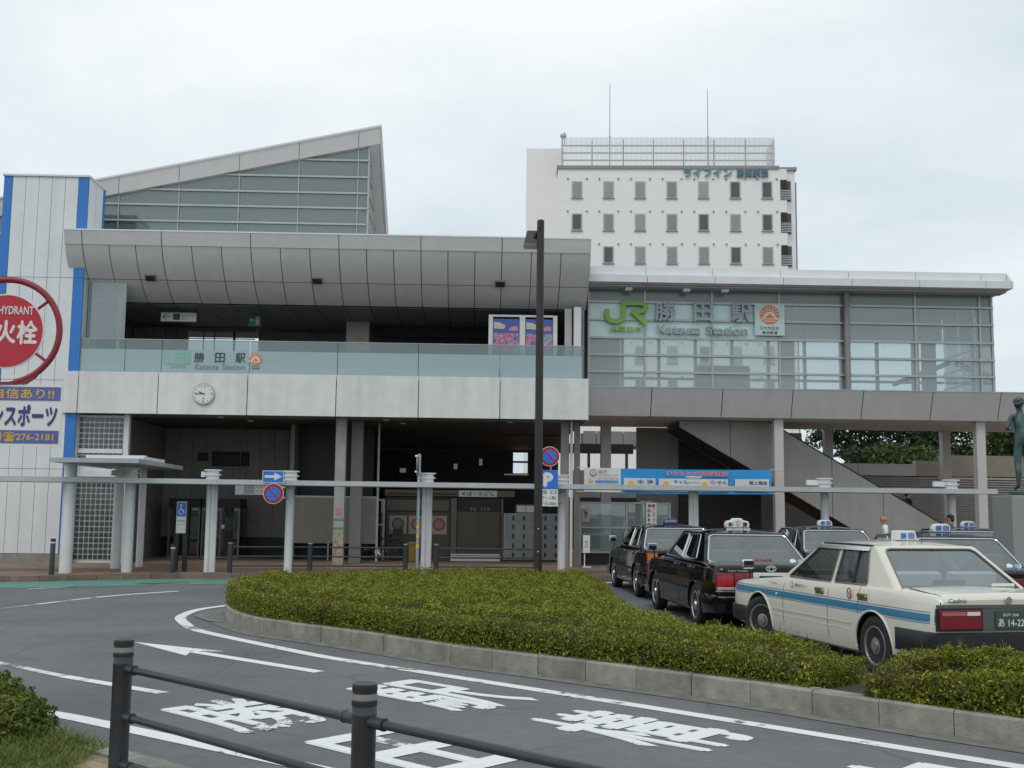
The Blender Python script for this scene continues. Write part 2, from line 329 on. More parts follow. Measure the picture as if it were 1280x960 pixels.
# ------------------------------------------------------------------ ground, road, pavements
def asphalt(name, col):
    m = bpy.data.materials.new(name); m.use_nodes = True; MATS[name] = m; nt = m.node_tree; p = nt.nodes['Principled BSDF']; p.inputs['Roughness'].default_value = .82
    p.inputs['Specular IOR Level'].default_value = .4
    g = nt.nodes.new('ShaderNodeNewGeometry')
    def noise(sc, de, ro=.5):
        n = nt.nodes.new('ShaderNodeTexNoise'); n.inputs['Scale'].default_value = sc; n.inputs['Detail'].default_value = de; n.inputs['Roughness'].default_value = ro; nt.links.new(g.outputs['Position'], n.inputs['Vector']); return n.outputs['Fac']
    def rmp(f, a, b, c, d):
        r = nt.nodes.new('ShaderNodeMapRange')
        for k, v in zip(('From Min', 'From Max', 'To Min', 'To Max'), (a, b, c, d)): r.inputs[k].default_value = v
        nt.links.new(f, r.inputs['Value']); return r.outputs['Result']
    def mul(a, b):
        x = nt.nodes.new('ShaderNodeMath'); x.operation = 'MULTIPLY'; nt.links.new(a, x.inputs[0]); nt.links.new(b, x.inputs[1]); return x.outputs[0]
    f = mul(mul(rmp(noise(170, 2), .25, .75, .5, 1.55), rmp(noise(45, 3, .7), .3, .7, .88, 1.12)), mul(rmp(noise(.55, 4, .6), .3, .7, .84, 1.14), mul(rmp(noise(6, 5, .65), .3, .7, .90, 1.10), rmp(noise(.16, 3, .5), .35, .65, .88, 1.08))))
    w = nt.nodes.new('ShaderNodeTexVoronoi'); w.feature = 'DISTANCE_TO_EDGE'; w.inputs['Scale'].default_value = .45; 
    dn = nt.nodes.new('ShaderNodeMix'); dn.data_type = 'VECTOR'; dn.inputs['Factor'].default_value = .12
    nn = nt.nodes.new('ShaderNodeTexNoise'); nn.inputs['Scale'].default_value = 2.5; nn.inputs['Detail'].default_value = 5; nt.links.new(g.outputs['Position'], nn.inputs['Vector'])
    nt.links.new(g.outputs['Position'], dn.inputs['A']); nt.links.new(nn.outputs['Color'], dn.inputs['B']); nt.links.new(dn.outputs['Result'], w.inputs['Vector'])
    crack = rmp(w.outputs['Distance'], .0, .006, .72, 1)
    f = mul(f, crack)
    cb = nt.nodes.new('ShaderNodeCombineColor')
    for i in range(3): nt.links.new(f, cb.inputs[i])
    mx = nt.nodes.new('ShaderNodeMix'); mx.data_type = 'RGBA'; mx.blend_type = 'MULTIPLY'; mx.inputs['Factor'].default_value = 1; mx.inputs['A'].default_value = (*col, 1)
    nt.links.new(cb.outputs[0], mx.inputs['B']); nt.links.new(mx.outputs['Result'], p.inputs['Base Color'])
    b = nt.nodes.new('ShaderNodeBump'); b.inputs['Strength'].default_value = .25; b.inputs['Distance'].default_value = .01; nt.links.new(noise(120, 3), b.inputs['Height']); nt.links.new(b.outputs['Normal'], p.inputs['Normal'])
    return m
def paver(name, c1, c2, mort, sx, sy):
    m = bpy.data.materials.new(name); m.use_nodes = True; MATS[name] = m; nt = m.node_tree; p = nt.nodes['Principled BSDF']; p.inputs['Roughness'].default_value = .85
    g = nt.nodes.new('ShaderNodeNewGeometry'); b = nt.nodes.new('ShaderNodeTexBrick'); b.inputs['Scale'].default_value = 1
    b.inputs['Brick Width'].default_value = sx; b.inputs['Row Height'].default_value = sy; b.inputs['Mortar Size'].default_value = .006
    b.inputs['Color1'].default_value = (*c1, 1); b.inputs['Color2'].default_value = (*c2, 1); b.inputs['Mortar'].default_value = (*mort, 1)
    nt.links.new(g.outputs['Position'], b.inputs['Vector'])
    n = nt.nodes.new('ShaderNodeTexNoise'); n.inputs['Scale'].default_value = .8; n.inputs['Detail'].default_value = 6; nt.links.new(g.outputs['Position'], n.inputs['Vector'])
    r = nt.nodes.new('ShaderNodeMapRange'); r.inputs['From Min'].default_value = .3; r.inputs['From Max'].default_value = .7; r.inputs['To Min'].default_value = .7; r.inputs['To Max'].default_value = 1.25; nt.links.new(n.outputs['Fac'], r.inputs['Value'])
    mx = nt.nodes.new('ShaderNodeMix'); mx.data_type = 'RGBA'; mx.blend_type = 'MULTIPLY'; mx.inputs['Factor'].default_value = 1
    cb = nt.nodes.new('ShaderNodeCombineColor')
    for i in range(3): nt.links.new(r.outputs['Result'], cb.inputs[i])
    nt.links.new(b.outputs['Color'], mx.inputs['A']); nt.links.new(cb.outputs[0], mx.inputs['B']); nt.links.new(mx.outputs['Result'], p.inputs['Base Color'])
    return m
ASPHALT = asphalt('asphalt', ASPH)
PAVER = paver('brown_paver', (.30, .20, .14), (.25, .165, .12), (.15, .11, .09), .2, .1)
NPAVE = paver('tan_paver', (.30, .235, .15), (.26, .20, .13), (.13, .11, .08), .2, .1)
GROUND = mat('far_ground', (.12, .12, .11), .9, var=.2, scale=.2)
WPAINT = worn_paint('white_road_paint', (.74, .75, .74), ASPH, .615, .05)
WPAINT2 = worn_paint('faded_road_paint', (.66, .67, .66), ASPH, .52, .10, 14)
GPAINT = worn_paint('green_road_paint', (.115, .27, .225), (.10, .13, .12), .56, .14, 5)
GUTTER = mat('gutter_concrete', (.185, .178, .16), .9, var=.25, scale=6, bump=.2, detail=6)

def sheet(name, pts, z, m, parent=None, kind='structure', thick=0.):
    b = MB()
    if thick: b.prism([(x, y, z-thick) for x, y in pts], (0, 0, thick))
    else:
        V, F = poly_fill([pts]); b.add([(x, y, z) for x, y in V], F)
    o = b.build(name, m, parent)
    if parent is None: tag(o, kind=kind)
    return o
sheet('ground', [(-900, -300), (900, -300), (900, 1500), (-900, 1500)], -.02, GROUND)
road = sheet('road', [(-60, -8), (60, -8), (60, 32), (-60, 32)], 0, ASPHALT)

def resample(path, step):
    P = [Vector(p) for p in path]; d = [0]
    for a, b in zip(P, P[1:]): d.append(d[-1]+(b-a).length)
    n = max(2, int(round(d[-1]/step))+1); out = []
    for i in range(n):
        t = d[-1]*i/(n-1); j = max(k for k in range(len(d)-1) if d[k] <= t+1e-9); f = (t-d[j])/(d[j+1]-d[j]); out.append(P[j].lerp(P[j+1], f))
    return out
def smooth_path(path, step=.1, it=40, closed=False):
    P = resample(path, step)
    for _ in range(it): P = [P[0]]+[(P[i-1]+P[i]*2+P[i+1])/4 for i in range(1, len(P)-1)]+[P[-1]]
    return P
def ribbon(name, path, w, z, m, parent=road, off=0.):
    b = MB(); A = []; B = []
    for i, p in enumerate(path):
        t = (path[min(i+1, len(path)-1)]-path[max(i-1, 0)]).normalized(); n = Vector((-t.y, t.x))
        A.append((*(p+n*(off+w/2)), z)); B.append((*(p+n*(off-w/2)), z))
    b.grid([A, B]); return b.build(name, m, parent)
def kerb_run(parent, path, w, h, step=.6, gap=.008, lift=0., m=None, name='kerb_block', side=1):
    P = resample([tuple(p) for p in path], step)
    for a, c in zip(P, P[1:]):
        d = c-a; l = d.length; t = d.normalized(); n = Vector((-t.y, t.x))*side; mid = (a+c)/2+n*w/2
        b = MB(); hl = (l-gap)/2; bev = min(.02, h*.2)
        prof = [(-w/2, -.03), (-w/2+.0, h-bev), (-w/2+bev, h), (w/2, h), (w/2, -.03)]
        dz = random.uniform(-.003, .003)+lift; sh = random.uniform(-.004, .004)
        V = [(mid.x+t.x*s*hl+n.x*(q+sh), mid.y+t.y*s*hl+n.y*(q+sh), z+dz) for s in (-1, 1) for q, z in prof]; k = len(prof)
        b.add([(v[0]-mid.x, v[1]-mid.y, v[2]) for v in V], [tuple(range(k)), tuple(range(k, 2*k))]+[(i, (i+1) % k, k+(i+1) % k, k+i) for i in range(k)])
        me = b.mesh(name, m or KERB); o = bpy.data.objects.new(name, me); o.location = (mid.x, mid.y, 0); link(o, parent)

# station pavement across the road, with its kerb and the green strip
fk = smooth_path([(-40, 23.4), (-14, 23.9), (-10.2, 24.7), (-8.2, 26.0), (-6.1, 26.9), (-3, 27.3), (40, 27.3)], .5, 6)
pav = sheet('pavement', [tuple(p) for p in fk]+[(40, 70), (-40, 70)], .12, PAVER)
kerb_run(pav, [p for p in fk if -16 < p.x < 14], .16, .125, .6, m=mat('brown_kerb', (.22, .16, .125), .9, var=.2, rnd=.1, streak=.2))
ribbon('green_strip', [p for p in fk if -24 < p.x < -2.5], 2.0, .004, GPAINT, off=-1.05)
# road markings
isl_line = smooth_path([(-3.9, 20.3), (-4.25, 19.6), (-4.58, 18.8), (-4.52, 17.44), (-3.89, 15.8), (-2.99, 14.63), (-1.69, 13.02), (-.23, 11.63), (1.57, 9.87), (2.54, 8.89), (3.61, 7.81), (6.6, 4.8)], .12, 14)
ribbon('edge_line', isl_line, .16, .004, WPAINT)
ribbon('edge_line', smooth_path([(-12, 14.6), (-8, 12.2), (-5.2, 10.5), (-3.35, 9.42), (-1.62, 8.04), (0, 6.75), (3, 4.2)], .12, 6), .17, .004, WPAINT)
ribbon('lane_line', smooth_path([(-9, 15.2), (-6.6, 13.6), (-5.06, 12.37), (-4.1, 11.5)], .1, 4), .11, .004, WPAINT2)
ribbon('lane_line', resample([(-4.08, 11.48), (-2.82, 10.5)], .2), .13, .004, WPAINT)
ribbon('lane_line', smooth_path([(-7.95, 18.0), (-7.5, 19.2), (-7.0, 20.9)], .1, 4), .12, .004, WPAINT2)
ribbon('lane_line', smooth_path([(-6.95, 21.0), (-6.55, 21.8), (-5.9, 22.7)], .1, 4), .13, .004, WPAINT)
ribbon('lane_line', resample([(-8.9, 22.9), (-8.2, 23.7)], .2), .12, .004, WPAINT2)
ribbon('lane_line', resample([(-7.3, 24.6), (-6.3, 25.2)], .2), .12, .004, WPAINT2)
ribbon('stop_line', resample([(2.5, 26.6), (6.5, 26.6)], .5), .2, .004, WPAINT)
ribbon('bay_line', resample([(2.55, 23.2), (2.75, 27.0)], .5), .12, .004, WPAINT2)
ribbon('bay_line', resample([(5.75, 11), (5.75, 26)], .5), .12, .004, WPAINT2)
D_ = Vector((-.713, .701)); R_ = Vector((.701, .713))
def road_text(body, d, r, ld, wr):
    c = D_*d+R_*r; pl = PL((c.x, c.y, 0), (R_.x, R_.y, 0), (D_.x, D_.y, 0))
    text('painted_character', body, pl, -wr/2, wr/2, -ld/2, ld/2, WPAINT, road, d=.004, bold=.022)
road_text('勝', 8.0, 5.46, 1.45, .95); road_text('田', 5.97, 5.58, 1.6, .95)
road_text('駅', 7.6, 7.27, 1.7, .98); road_text('構', 5.37, 7.27, 1.7, .95); road_text('内', 2.8, 7.27, 1.6, .95)
apl = PL((0, 0, 0), (R_.x, R_.y, 0), (D_.x, D_.y, 0)); ab = MB()
ar, a0, a1 = 7.16, 9.55, 13.04
arrow_dir = Vector((-4.24+1.6, 14.29-11.85)); al = arrow_dir.length; ad = arrow_dir.normalized(); an = Vector((ad.y, -ad.x))
A0 = Vector((-1.6, 11.88))
ab.add([(*(A0+ad*u+an*w), .004) for u, w in [(0, -.075), (0, .075), (al-1.35, .075), (al-1.55, .26), (al, 0), (al-1.55, -.26), (al-1.35, -.075)]], [(0, 1, 2, 6), (2, 3, 4), (2, 4, 6), (6, 4, 5)])
ab.build('painted_arrow', WPAINT, road)

# near pavement on the camera's side
nk = [p-Vector((.17, .17)) for p in smooth_path([(-14, 16.4), (-9, 12.4), (-5.5, 10.3), (-3.1, 8.62), (-2.5, 8.12), (-1.8, 7.5), (-.2, 5.9), (2.4, 3.3), (8, -2.3)], .3, 5)]
npav = sheet('near_pavement', [tuple(p) for p in nk]+[(8, -7), (-14, -7)], .10, NPAVE)
kerb_run(npav, [p for p in nk if -6 < p.x < 1], .17, .115, .6, side=-1)
ribbon('gutter', [p for p in nk if -8 < p.x < 3], .28, .006, GUTTER, npav, off=.15)
# loose-laid tan pavers where the near pavement shows beside the fence
pv = MB(); pv.box(-.097, .097, -.047, .047, -.02, .006); pvm = pv.mesh('paver', mat('paver_tan', (.33, .25, .15), .9, var=.15, scale=30, rnd=.18))
t_ = Vector((.707, -.707)); n_ = Vector((.707, .707)); o_ = Vector((-2.6, 6.6))
for i in range(-6, 12):
    for j in range(-10, 14):
        q = o_+t_*(i*.2+(.1 if j % 2 else 0))+n_*(j*.1)
        kd = min((q-p).length for p in nk)
        if kd < .30 or q.x < -2.75+.2*random.random() or q.y < 5.6 or (min(nk, key=lambda p: (p-q).length)-q).dot(n_) < 0: continue
        o = bpy.data.objects.new('paver', pvm); o.location = (q.x, q.y, .101+random.uniform(-.001, .002)); o.rotation_euler = (0, 0, -pi/4+random.uniform(-.01, .01)); link(o, npav)
sheet('planting_soil', [(-6, 10.0), (-3.25, 8.45), (-2.55, 7.75), (-2.85, 7.1), (-3.6, 6.5), (-7, 7)], .125, SOIL, npav)

# traffic island with kerb blocks
isl = smooth_path([(-3.9, 18.75), (-3.98, 18.0), (-3.52, 16.47), (-2.93, 15.37), (-1.87, 14.37), (-.95, 13.41), (-.25, 12.57), (.5, 11.94), (1.555, 10.945), (2.246, 10.3), (2.65, 9.9), (3.26, 9.17), (3.94, 8.45), (5.4, 6.95)], .2, 4)
isl_back = smooth_path([(5.4, 6.95), (5.75, 7.05), (6.0, 7.35), (4.75, 9.0), (3.4, 10.6), (2.62, 11.6), (2.12, 12.6), (1.98, 14), (1.98, 16), (2.2, 19.4), (2.05, 20.5), (1.2, 21.1), (-.5, 20.6), (-2, 20.0), (-3.2, 19.5), (-3.75, 19.15), (-3.9, 18.75)], .2, 4)
def inset(poly, d):
    P = [Vector(p) for p in poly]; n = len(P); out = []
    A = sum(P[i].x*P[(i+1) % n].y-P[(i+1) % n].x*P[i].y for i in range(n)); s = 1 if A > 0 else -1
    for i in range(n):
        t = (P[(i+1) % n]-P[i-1]).normalized(); out.append((P[i].x-t.y*d*s, P[i].y+t.x*d*s))
    return out
island = sheet('traffic_island', inset([tuple(p) for p in isl]+[tuple(p) for p in isl_back[1:-1]], .08), .17, SOIL)
kerb_run(island, isl, .16, .205, .62); kerb_run(island, isl_back, .16, .205, .62)
ribbon('gutter', isl, .22, .006, GUTTER, island, off=-.11)
sheet('concrete_apron', [(-4.15, 18.9), (-4.35, 18.4), (-4.32, 17.6), (-3.95, 16.9), (-3.6, 16.6), (-3.98, 18.0), (-3.92, 18.7)], .011, GUTTER, island)
# ------------------------------------------------------------------ station building
ST = thing('station_building', 'two-storey grey and white railway station with curved canopy, glass atrium and blue-striped tower', 'building', (-4, 31, .12))
def panels(parent, name, m, xs, zs, y0, y1, g=.011):
    for a, b in zip(xs, xs[1:]):
        for c, d in zip(zs, zs[1:]): box(name, m, parent, a+g, b-g, y0, y1, c+g, d-g)
# tower at the left
tower = box('tower', DARK, ST, -13.21, -10.925, 30.732, 32.10, .12, 10.70)
TZ = [.36, 2.627, 5.045, 7.886, 10.73]
txs = [-13.016+.3614*i for i in range(6)]
panels(tower, 'wall_panel', WHITE_PANEL, txs, TZ, 30.70, 30.73, .006)
panels(tower, 'blue_stripe', BLUE, [-13.26, -13.016], TZ, 30.695, 30.73, .005); panels(tower, 'blue_stripe', BLUE, [-11.209, -10.923], TZ, 30.695, 30.73, .005)
for c, d in zip(TZ, TZ[1:]):
    for a, b, m, nme in ((30.73, 31.33, WHITE_PANEL, 'wall_panel'), (31.33, 31.9, WHITE_PANEL, 'wall_panel'), (31.9, 32.1, BLUE, 'blue_stripe')):
        box(nme, m, tower, -10.952, -10.923, a+.008, b-.008, c+.008, d-.008)
box('parapet_cap', ROOFW, tower, -13.29, -10.89, 30.66, 32.13, 10.732, 10.785)
box('plinth', CONC, tower, -13.29, -10.91, 30.68, 30.73, .12, .352)
# glass block wall beside the tower
gb = box('glass_block_wall', POSTW, ST, -10.92, -9.70, 30.97, 31.1, .12, 4.12)
b = MB(); n = 9; cw = 1.2/n
for i in range(n):
    for j in range(26):
        x0 = -10.91+i*cw; z0 = .2+j*.149
        if not (2.45 < z0 < 2.62 or 2.30 < z0 < 2.45 and False): b.box(x0+.017, x0+cw-.015, 30.945, 31.01, z0+.017, z0+.149-.017)
o = b.build('glass_block', BLOCK, gb); tag(o, kind='stuff')
box('post', POSTW, gb, -9.70, -9.56, 30.93, 31.1, .12, 4.15); box('transom', POSTW, gb, -10.91, -9.71, 30.91, 30.95, 2.44, 2.60); box('transom', POSTW, gb, -10.91, -9.71, 30.90, 30.95, 3.08, 3.2)

lw = box('left_wing', DARK, ST, -23.9, -13.3, 33.0, 37.0, .12, 8.64)
panels(lw, 'wall_panel', WHITE_PANEL, [-23.9+1.06*i for i in range(11)], [.36, 2.6, 5.0, 8.62], 32.96, 32.99, .01)
# balcony slab with white cladding panels
SX = [-11.287, -10.883, -8.732, -6.312, -3.901, -1.653, .582, 3.027]
slab = box('balcony_slab', DARK, ST, -11.25, 2.99, 30.64, 45, 4.3, 5.16)
panels(slab, 'cladding_panel', SLAB, SX, [4.14, 5.30], 30.60, 30.635, .012)
box('cladding_panel', SLAB, slab, -11.287, -11.255, 30.64, 30.69, 4.14, 5.30); box('cladding_panel', SLAB, slab, 2.995, 3.027, 30.64, 31.6, 4.14, 5.30)
box('top_ledge', SLAB, slab, -11.25, 2.99, 30.637, 31.2, 5.165, 5.285)
for a, c in zip(SX, SX[1:]):
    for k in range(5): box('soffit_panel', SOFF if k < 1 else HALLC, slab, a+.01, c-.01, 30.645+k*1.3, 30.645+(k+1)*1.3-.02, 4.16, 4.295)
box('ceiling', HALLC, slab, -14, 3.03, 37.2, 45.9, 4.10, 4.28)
for x, y in ((-7.2, 31.4), (-6.6, 32.6), (-2.6, 31.6), (-2.2, 32.8), (.9, 31.8)):
    b = MB(); b.cyl((x, y, 4.162), (x, y, 4.13), .09, n=14); b.build('downlight', ROOFW, slab)
# balustrade
GX = [-10.925, -9.711, -8.712, -6.314, -3.905, -1.682, .572, 2.86]
rail = box('balustrade', ALU, ST, -10.93, 2.87, 30.73, 30.80, 5.288, 5.318)
for a, c in zip(GX, GX[1:]):
    box('frosted_pane', FROST, rail, a+.008, c-.008, 30.755, 30.772, 5.32, 5.93); box('tinted_pane', TINT, rail, a+.008, c-.008, 30.755, 30.772, 5.931, 6.20)
box('top_rail', ALU, rail, -10.93, 2.87, 30.745, 30.782, 6.202, 6.222)
box('side_pane', FROST, rail, -10.915, -10.90, 30.8, 31.38, 5.32, 6.2)
# wind screen at the balcony's left end
ws = box('wind_screen', ALU, ST, -10.9, -9.83, 31.06, 31.12, 8.42, 8.47)
for x in (-10.85, -10.03): box('post', POSTW, ws, x-.04, x+.04, 31.07, 31.15, 5.3, 8.42)
box('pane', CLEAR, ws, -10.88, -9.85, 31.05, 31.06, 6.25, 8.42); box('rail', POSTW, ws, -10.9, -9.9, 31.08, 31.11, 7.3, 7.34)

# curved canopy: cross-section (y, z)
def cprof(t):                          # 0..1 along the curved underside
    T_ = (0, .12, .25, .38, .5, .62, .75, .88, 1)
    return float(np.interp(t, T_, (30.33, 30.40, 30.50, 30.625, 30.775, 30.955, 31.175, 31.43, 31.74))), float(np.interp(t, T_, (8.745, 8.58, 8.41, 8.245, 8.08, 7.915, 7.74, 7.575, 7.42)))
cv = MB(); pr = [(30.23, 9.08), (30.36, 8.71)]+[(cprof(i/10)[0]+.03, cprof(i/10)[1]+.02) for i in range(11)]+[(38.2, 7.40), (38.2, 9.0)]
cv.prism([(-11.33, y, z) for y, z in pr], (14.34, 0, 0)); canopy = cv.build('canopy', DARK, ST)
def strip(name, m, parent, x0, x1, prof, th=.02):
    bb = MB(); bb.grid([[(x, y, z) for y, z in prof] for x in (x0, x1)])
    bb.grid([[(x, y+th, z+th) for y, z in prof] for x in (x0, x1)])
    k = len(prof); N = 2*k
    bb.f += [(0, k, N+k, N), (k-1, N-1, N+N-1, N+k-1)]; bb.mi += [0, 0]
    for i in range(k-1): bb.f += [(i, i+1, N+i+1, N+i), (k+i, k+i+1, N+k+i+1, N+k+i)]; bb.mi += [0, 0]
    return bb.build(name, m, parent, smooth=True)
CX = SX[:]; CX[0] = -11.352; CX[-1] = 3.037
for i, (a, c) in enumerate(zip(CX, CX[1:])):
    strip('fascia_panel', GREYM, canopy, a+.011, c-.011, [(30.2, 9.11), (30.31, 8.745)])
    k = 1 if i == 0 else 3
    for j in range(k):
        p, q = a+(c-a)*j/k, a+(c-a)*(j+1)/k
        strip('canopy_panel', GREYM, canopy, p+.011, q-.011, [cprof(.615*t/7) for t in range(0, 8)])
        strip('canopy_panel', GREYM, canopy, p+.011, q-.011, [cprof(.628+t*.372/6) for t in range(0, 7)])
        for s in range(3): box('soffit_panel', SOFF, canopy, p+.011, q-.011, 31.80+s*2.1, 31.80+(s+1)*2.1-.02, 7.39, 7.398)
box('roof_cap', ROOFW, canopy, -11.36, 3.05, 30.19, 38.25, 9.112, 9.15)
b = MB(); b.prism([(-11.335, y, z) for y, z in [(30.2, 9.11), (30.31, 8.73)]+[cprof(i/12) for i in range(13)]+[(36, 7.42), (36, 9.11)]], (-.02, 0, 0)); b.build('end_panel', GREYM, canopy)
b = MB(); b.prism([(3.02, y, z) for y, z in [(30.2, 9.11), (30.31, 8.73)]+[cprof(i/12) for i in range(13)]+[(36, 7.42), (36, 9.11)]], (.02, 0, 0)); b.build('end_panel', GREYM, canopy)
LAMPB = mat('lamp_recess', (.30, .26, .22), .6)
for x in (-9.15, -4.55, .55):
    y, z = cprof(.58); b = MB(); b.obox((x, y-.02, z), (.15, 0, 0), (0, .03, .03), (0, .07, -.07)); l = b.build('recessed_lamp', LAMPB, canopy)
    b = MB(); b.obox((x, y-.035, z-.02), (.12, 0, 0), (0, .03, .03), (0, .055, -.055)); b.build('lamp_grille', BLACKP, l)

# upper concourse seen over the balustrade
con = box('concourse', CONC, ST, -11.2, 3.0, 31.2, 37, 5.17, 5.24)
box('back_wall', WALLP, con, -11.2, -9.40, 36, 36.15, 5.24, 7.39); box('back_wall', WALLP, con, -9.40, -7.25, 36, 36.15, 5.24, 6.3); box('lintel', WALLP, con, -9.40, -7.25, 36, 36.15, 7.27, 7.385)
for x in (-8.9, -8.55): box('window_bar', BLACKP, con, x-.015, x+.015, 36.02, 36.06, 6.3, 7.27)
box('window_bar', BLACKP, con, -7.95, -7.88, 36.02, 36.06, 6.3, 7.27); box('window_bar', BLACKP, con, -9.4, -7.25, 36.02, 36.06, 7.03, 7.06)
for i in range(5): box('wall_panel', WALLP, con, -11.1+i*.34, -10.78+i*.34, 35.9, 35.98, 5.24, 7.36)
box('back_wall', WALLP, con, -7.25, 3.0, 36.6, 36.7, 5.24, 7.38)
POSTB = mat('pale_blue_board', (.25, .33, .52), .5)
box('wall_board', POSTB, con, -6.83, -5.85, 36.45, 36.55, 5.9, 7.09); box('wall_board', POSTB, con, -5.83, -4.75, 36.45, 36.55, 5.9, 7.12)
box('column', FASCIA, con, -4.11, -3.42, 34.3, 34.9, 5.24, 7.385); box('notice', YEL, con, -3.88, -3.6, 34.27, 34.295, 6.83, 6.89)
box('column', FASCIA, con, 2.42, 2.62, 31.45, 31.65, 5.24, 7.385); box('column', ROOFW, con, 2.66, 2.86, 31.2, 31.4, 5.29, 7.40)
box('side_wall', WALLP, con, 2.88, 2.98, 31.5, 36.6, 5.24, 7.38); box('side_wall', WALLP, con, -11.2, -11.14, 32.85, 36, 5.24, 7.38)
box('beam', DARK, con, -3.3, 2.4, 35, 35.3, 7.05, 7.38)

# glazed atrium behind the canopy
AX = [-21.79+1.8*i for i in range(11)]+[-3.47]       # mullion lines
def zf(x): return 13.31-.22*(-3.12-x)               # roof edge height along the front
b = MB(); T = [(-24, 33.44, zf(-24)-.03), (-3.16, 33.44, zf(-3.16)-.03), (-3.16, 37.2, zf(-3.16)-2.83), (-24, 37.2, zf(-24)-2.83)]
b.prism(T, (0, 0, -.46)); atr = b.build('atrium_roof', FASCIA, ST)
FX = [x for x in AX[:-1]]+[-3.12]
for a, c in zip(FX, FX[1:]):
    b = MB(); b.prism([(a+.01, 33.40, zf(a)-.53), (c-.01, 33.40, zf(c)-.53), (c-.01, 33.40, zf(c)), (a+.01, 33.40, zf(a))], (0, .036, 0)); b.build('fascia_panel', FASCIA, atr)
b = MB(); b.prism([(-24, 33.36, zf(-24)+.004), (-3.1, 33.36, zf(-3.1)+.004), (-3.1, 37.2, zf(-3.1)-2.80), (-24, 37.2, zf(-24)-2.80)], (0, 0, .05)); b.build('roof_sheet', ROOFW, atr)
for i in range(3):
    y0, y1 = 33.44+i*1.25, 33.44+(i+1)*1.25; s = -.745
    b = MB(); b.prism([(-3.12, y0+.01, zf(-3.12)-.53+s*(y0-33.44)), (-3.12, y1-.01, zf(-3.12)-.53+s*(y1-33.44)), (-3.12, y1-.01, zf(-3.12)+s*(y1-33.44)), (-3.12, y0+.01, zf(-3.12)+s*(y0-33.44))], (-.036, 0, 0)); b.build('fascia_panel', FASCIA, atr)
AZ = [8.75, 9.25, 9.75, 10.25, 10.75, 11.22, 11.725, 12.25, 13.1]
glz = box('atrium_glazing', ALU, ST, -22, -3.47, 33.5, 33.58, 8.66, 8.74)
def clip_top(x0, x1, z0, z1, f):
    pts = [(x0, z0), (x1, z0)]
    if f(x1) <= z0 and f(x0) <= z0: return None
    zr = f(x1); zl = f(x0)
    if zr > z1: pts.append((x1, z1))
    else: pts.append((x1, max(zr, z0)))
    xc = lambda zz: x0+(x1-x0)*(zz-zl)/(zr-zl)
    if zl < z1 < zr: pts.append((xc(z1), z1))
    if zl >= z1: pts.append((x0, z1))
    elif zl > z0: pts.append((x0, zl))
    else: pts[0] = (xc(z0), z0)
    q = [pts[0]]
    for p in pts[1:]:
        if (Vector(p)-Vector(q[-1])).length > 1e-4: q.append(p)
    return q if len(q) > 2 else None
for a, c in zip(AX, AX[1:]):
    for z0, z1 in zip(AZ, AZ[1:]):
        q = clip_top(a+.02, c-.02, z0+.02, z1-.02, lambda x: zf(x)-.56)
        if q: b = MB(); b.prism([(x, 33.52, z) for x, z in q], (0, .012, 0)); b.build('pane', ATR, glz)
for a in AX:
    w = .03 if a < -3.6 else .05
    box('mullion', ALU, glz, a-w/2, a+w/2, 33.48, 33.56, 8.75, max(8.9, zf(a)-.56))
box('mullion', ALU, glz, -9.35, -9.23, 33.58, 33.68, 8.75, zf(-9.3)-.58)
for z in AZ[1:-1]:
    xl = max(-22, -3.12-(13.31-.56-z)/.22)
    box('transom', ALU, glz, xl, -3.47, 33.46, 33.52, z-.028, z+.028)
def zs_(y): return zf(-3.47)-.56-.745*(y-33.5)
for z0, z1 in zip(AZ, AZ[1:]):
    q = clip_top(-37.2, -33.58, z0+.02, z1-.02, lambda s: zs_(-s))
    if q: b = MB(); b.prism([(-3.48, -s, z) for s, z in q], (.012, 0, 0)); b.build('pane', ATR, glz)
for z in AZ[1:-1]:
    yb = 33.5+max(0, (zf(-3.47)-.56-z)/.745)
    if yb > 33.7: box('transom', ALU, glz, -3.49, -3.44, 33.54, min(yb, 37.2), z-.028, z+.028)
ATIN = mat('atrium_inner_wall', (.26, .29, .29), .7)
box('inner_wall', ATIN, glz, -22, -3.7, 37.0, 37.2, 8.4, 10.3)
b = MB(); b.obox((-10.3, 36.2, 10.3), (1.4, 0, 1.1), (0, .1, 0), (.12, 0, -.12)); b.build('inner_brace', FASCIA, glz)
box('inner_panel', mat('dark_inner', (.03, .035, .04), .6), glz, -12.9, -9.6, 36.6, 36.7, 9.0, 10.95)

# office wing on the right: roof, glazing, deck
WXR = [3.06, 4.746, 6.682, 8.648, 10.623, 12.581, 14.5, 15.25]
wr = box('wing_roof', ROOFW, ST, 3.05, 15.2, 31.54, 36.0, 8.12, 8.62)
for a, c in zip(WXR, WXR[1:]):
    box('fascia_panel', ROOFW, wr, a+.008, c-.008, 31.5, 31.535, 8.40, 8.655)
    b = MB(); b.prism([(a+.008, 31.2, 8.15), (a+.008, 31.2, 8.36), (a+.008, 31.5, 8.385), (a+.008, 31.5, 8.13)], (c-a-.016, 0, 0)); b.build('eaves_panel', ROOFW, wr)
    box('soffit_panel', DECKM, wr, a+.008, c-.008, 31.505, 32.0, 8.085, 8.115)
b = MB(); b.prism([(15.252, 31.2, 8.15), (15.252, 31.2, 8.36), (15.252, 31.5, 8.64), (15.252, 36.0, 8.64), (15.252, 36.0, 8.13)], (.05, 0, 0)); b.build('eaves_panel', ROOFW, wr)
WX = [3.159, 4.787, 6.748, 8.716, 10.739, 12.723, 14.642, 15.0]; WZ = [5.22, 5.665, 6.16, 6.66, 7.195, 7.71, 8.17]
wg = box('wing_glazing', ALU, ST, 3.1, 15.02, 31.98, 32.06, 5.14, 5.215)
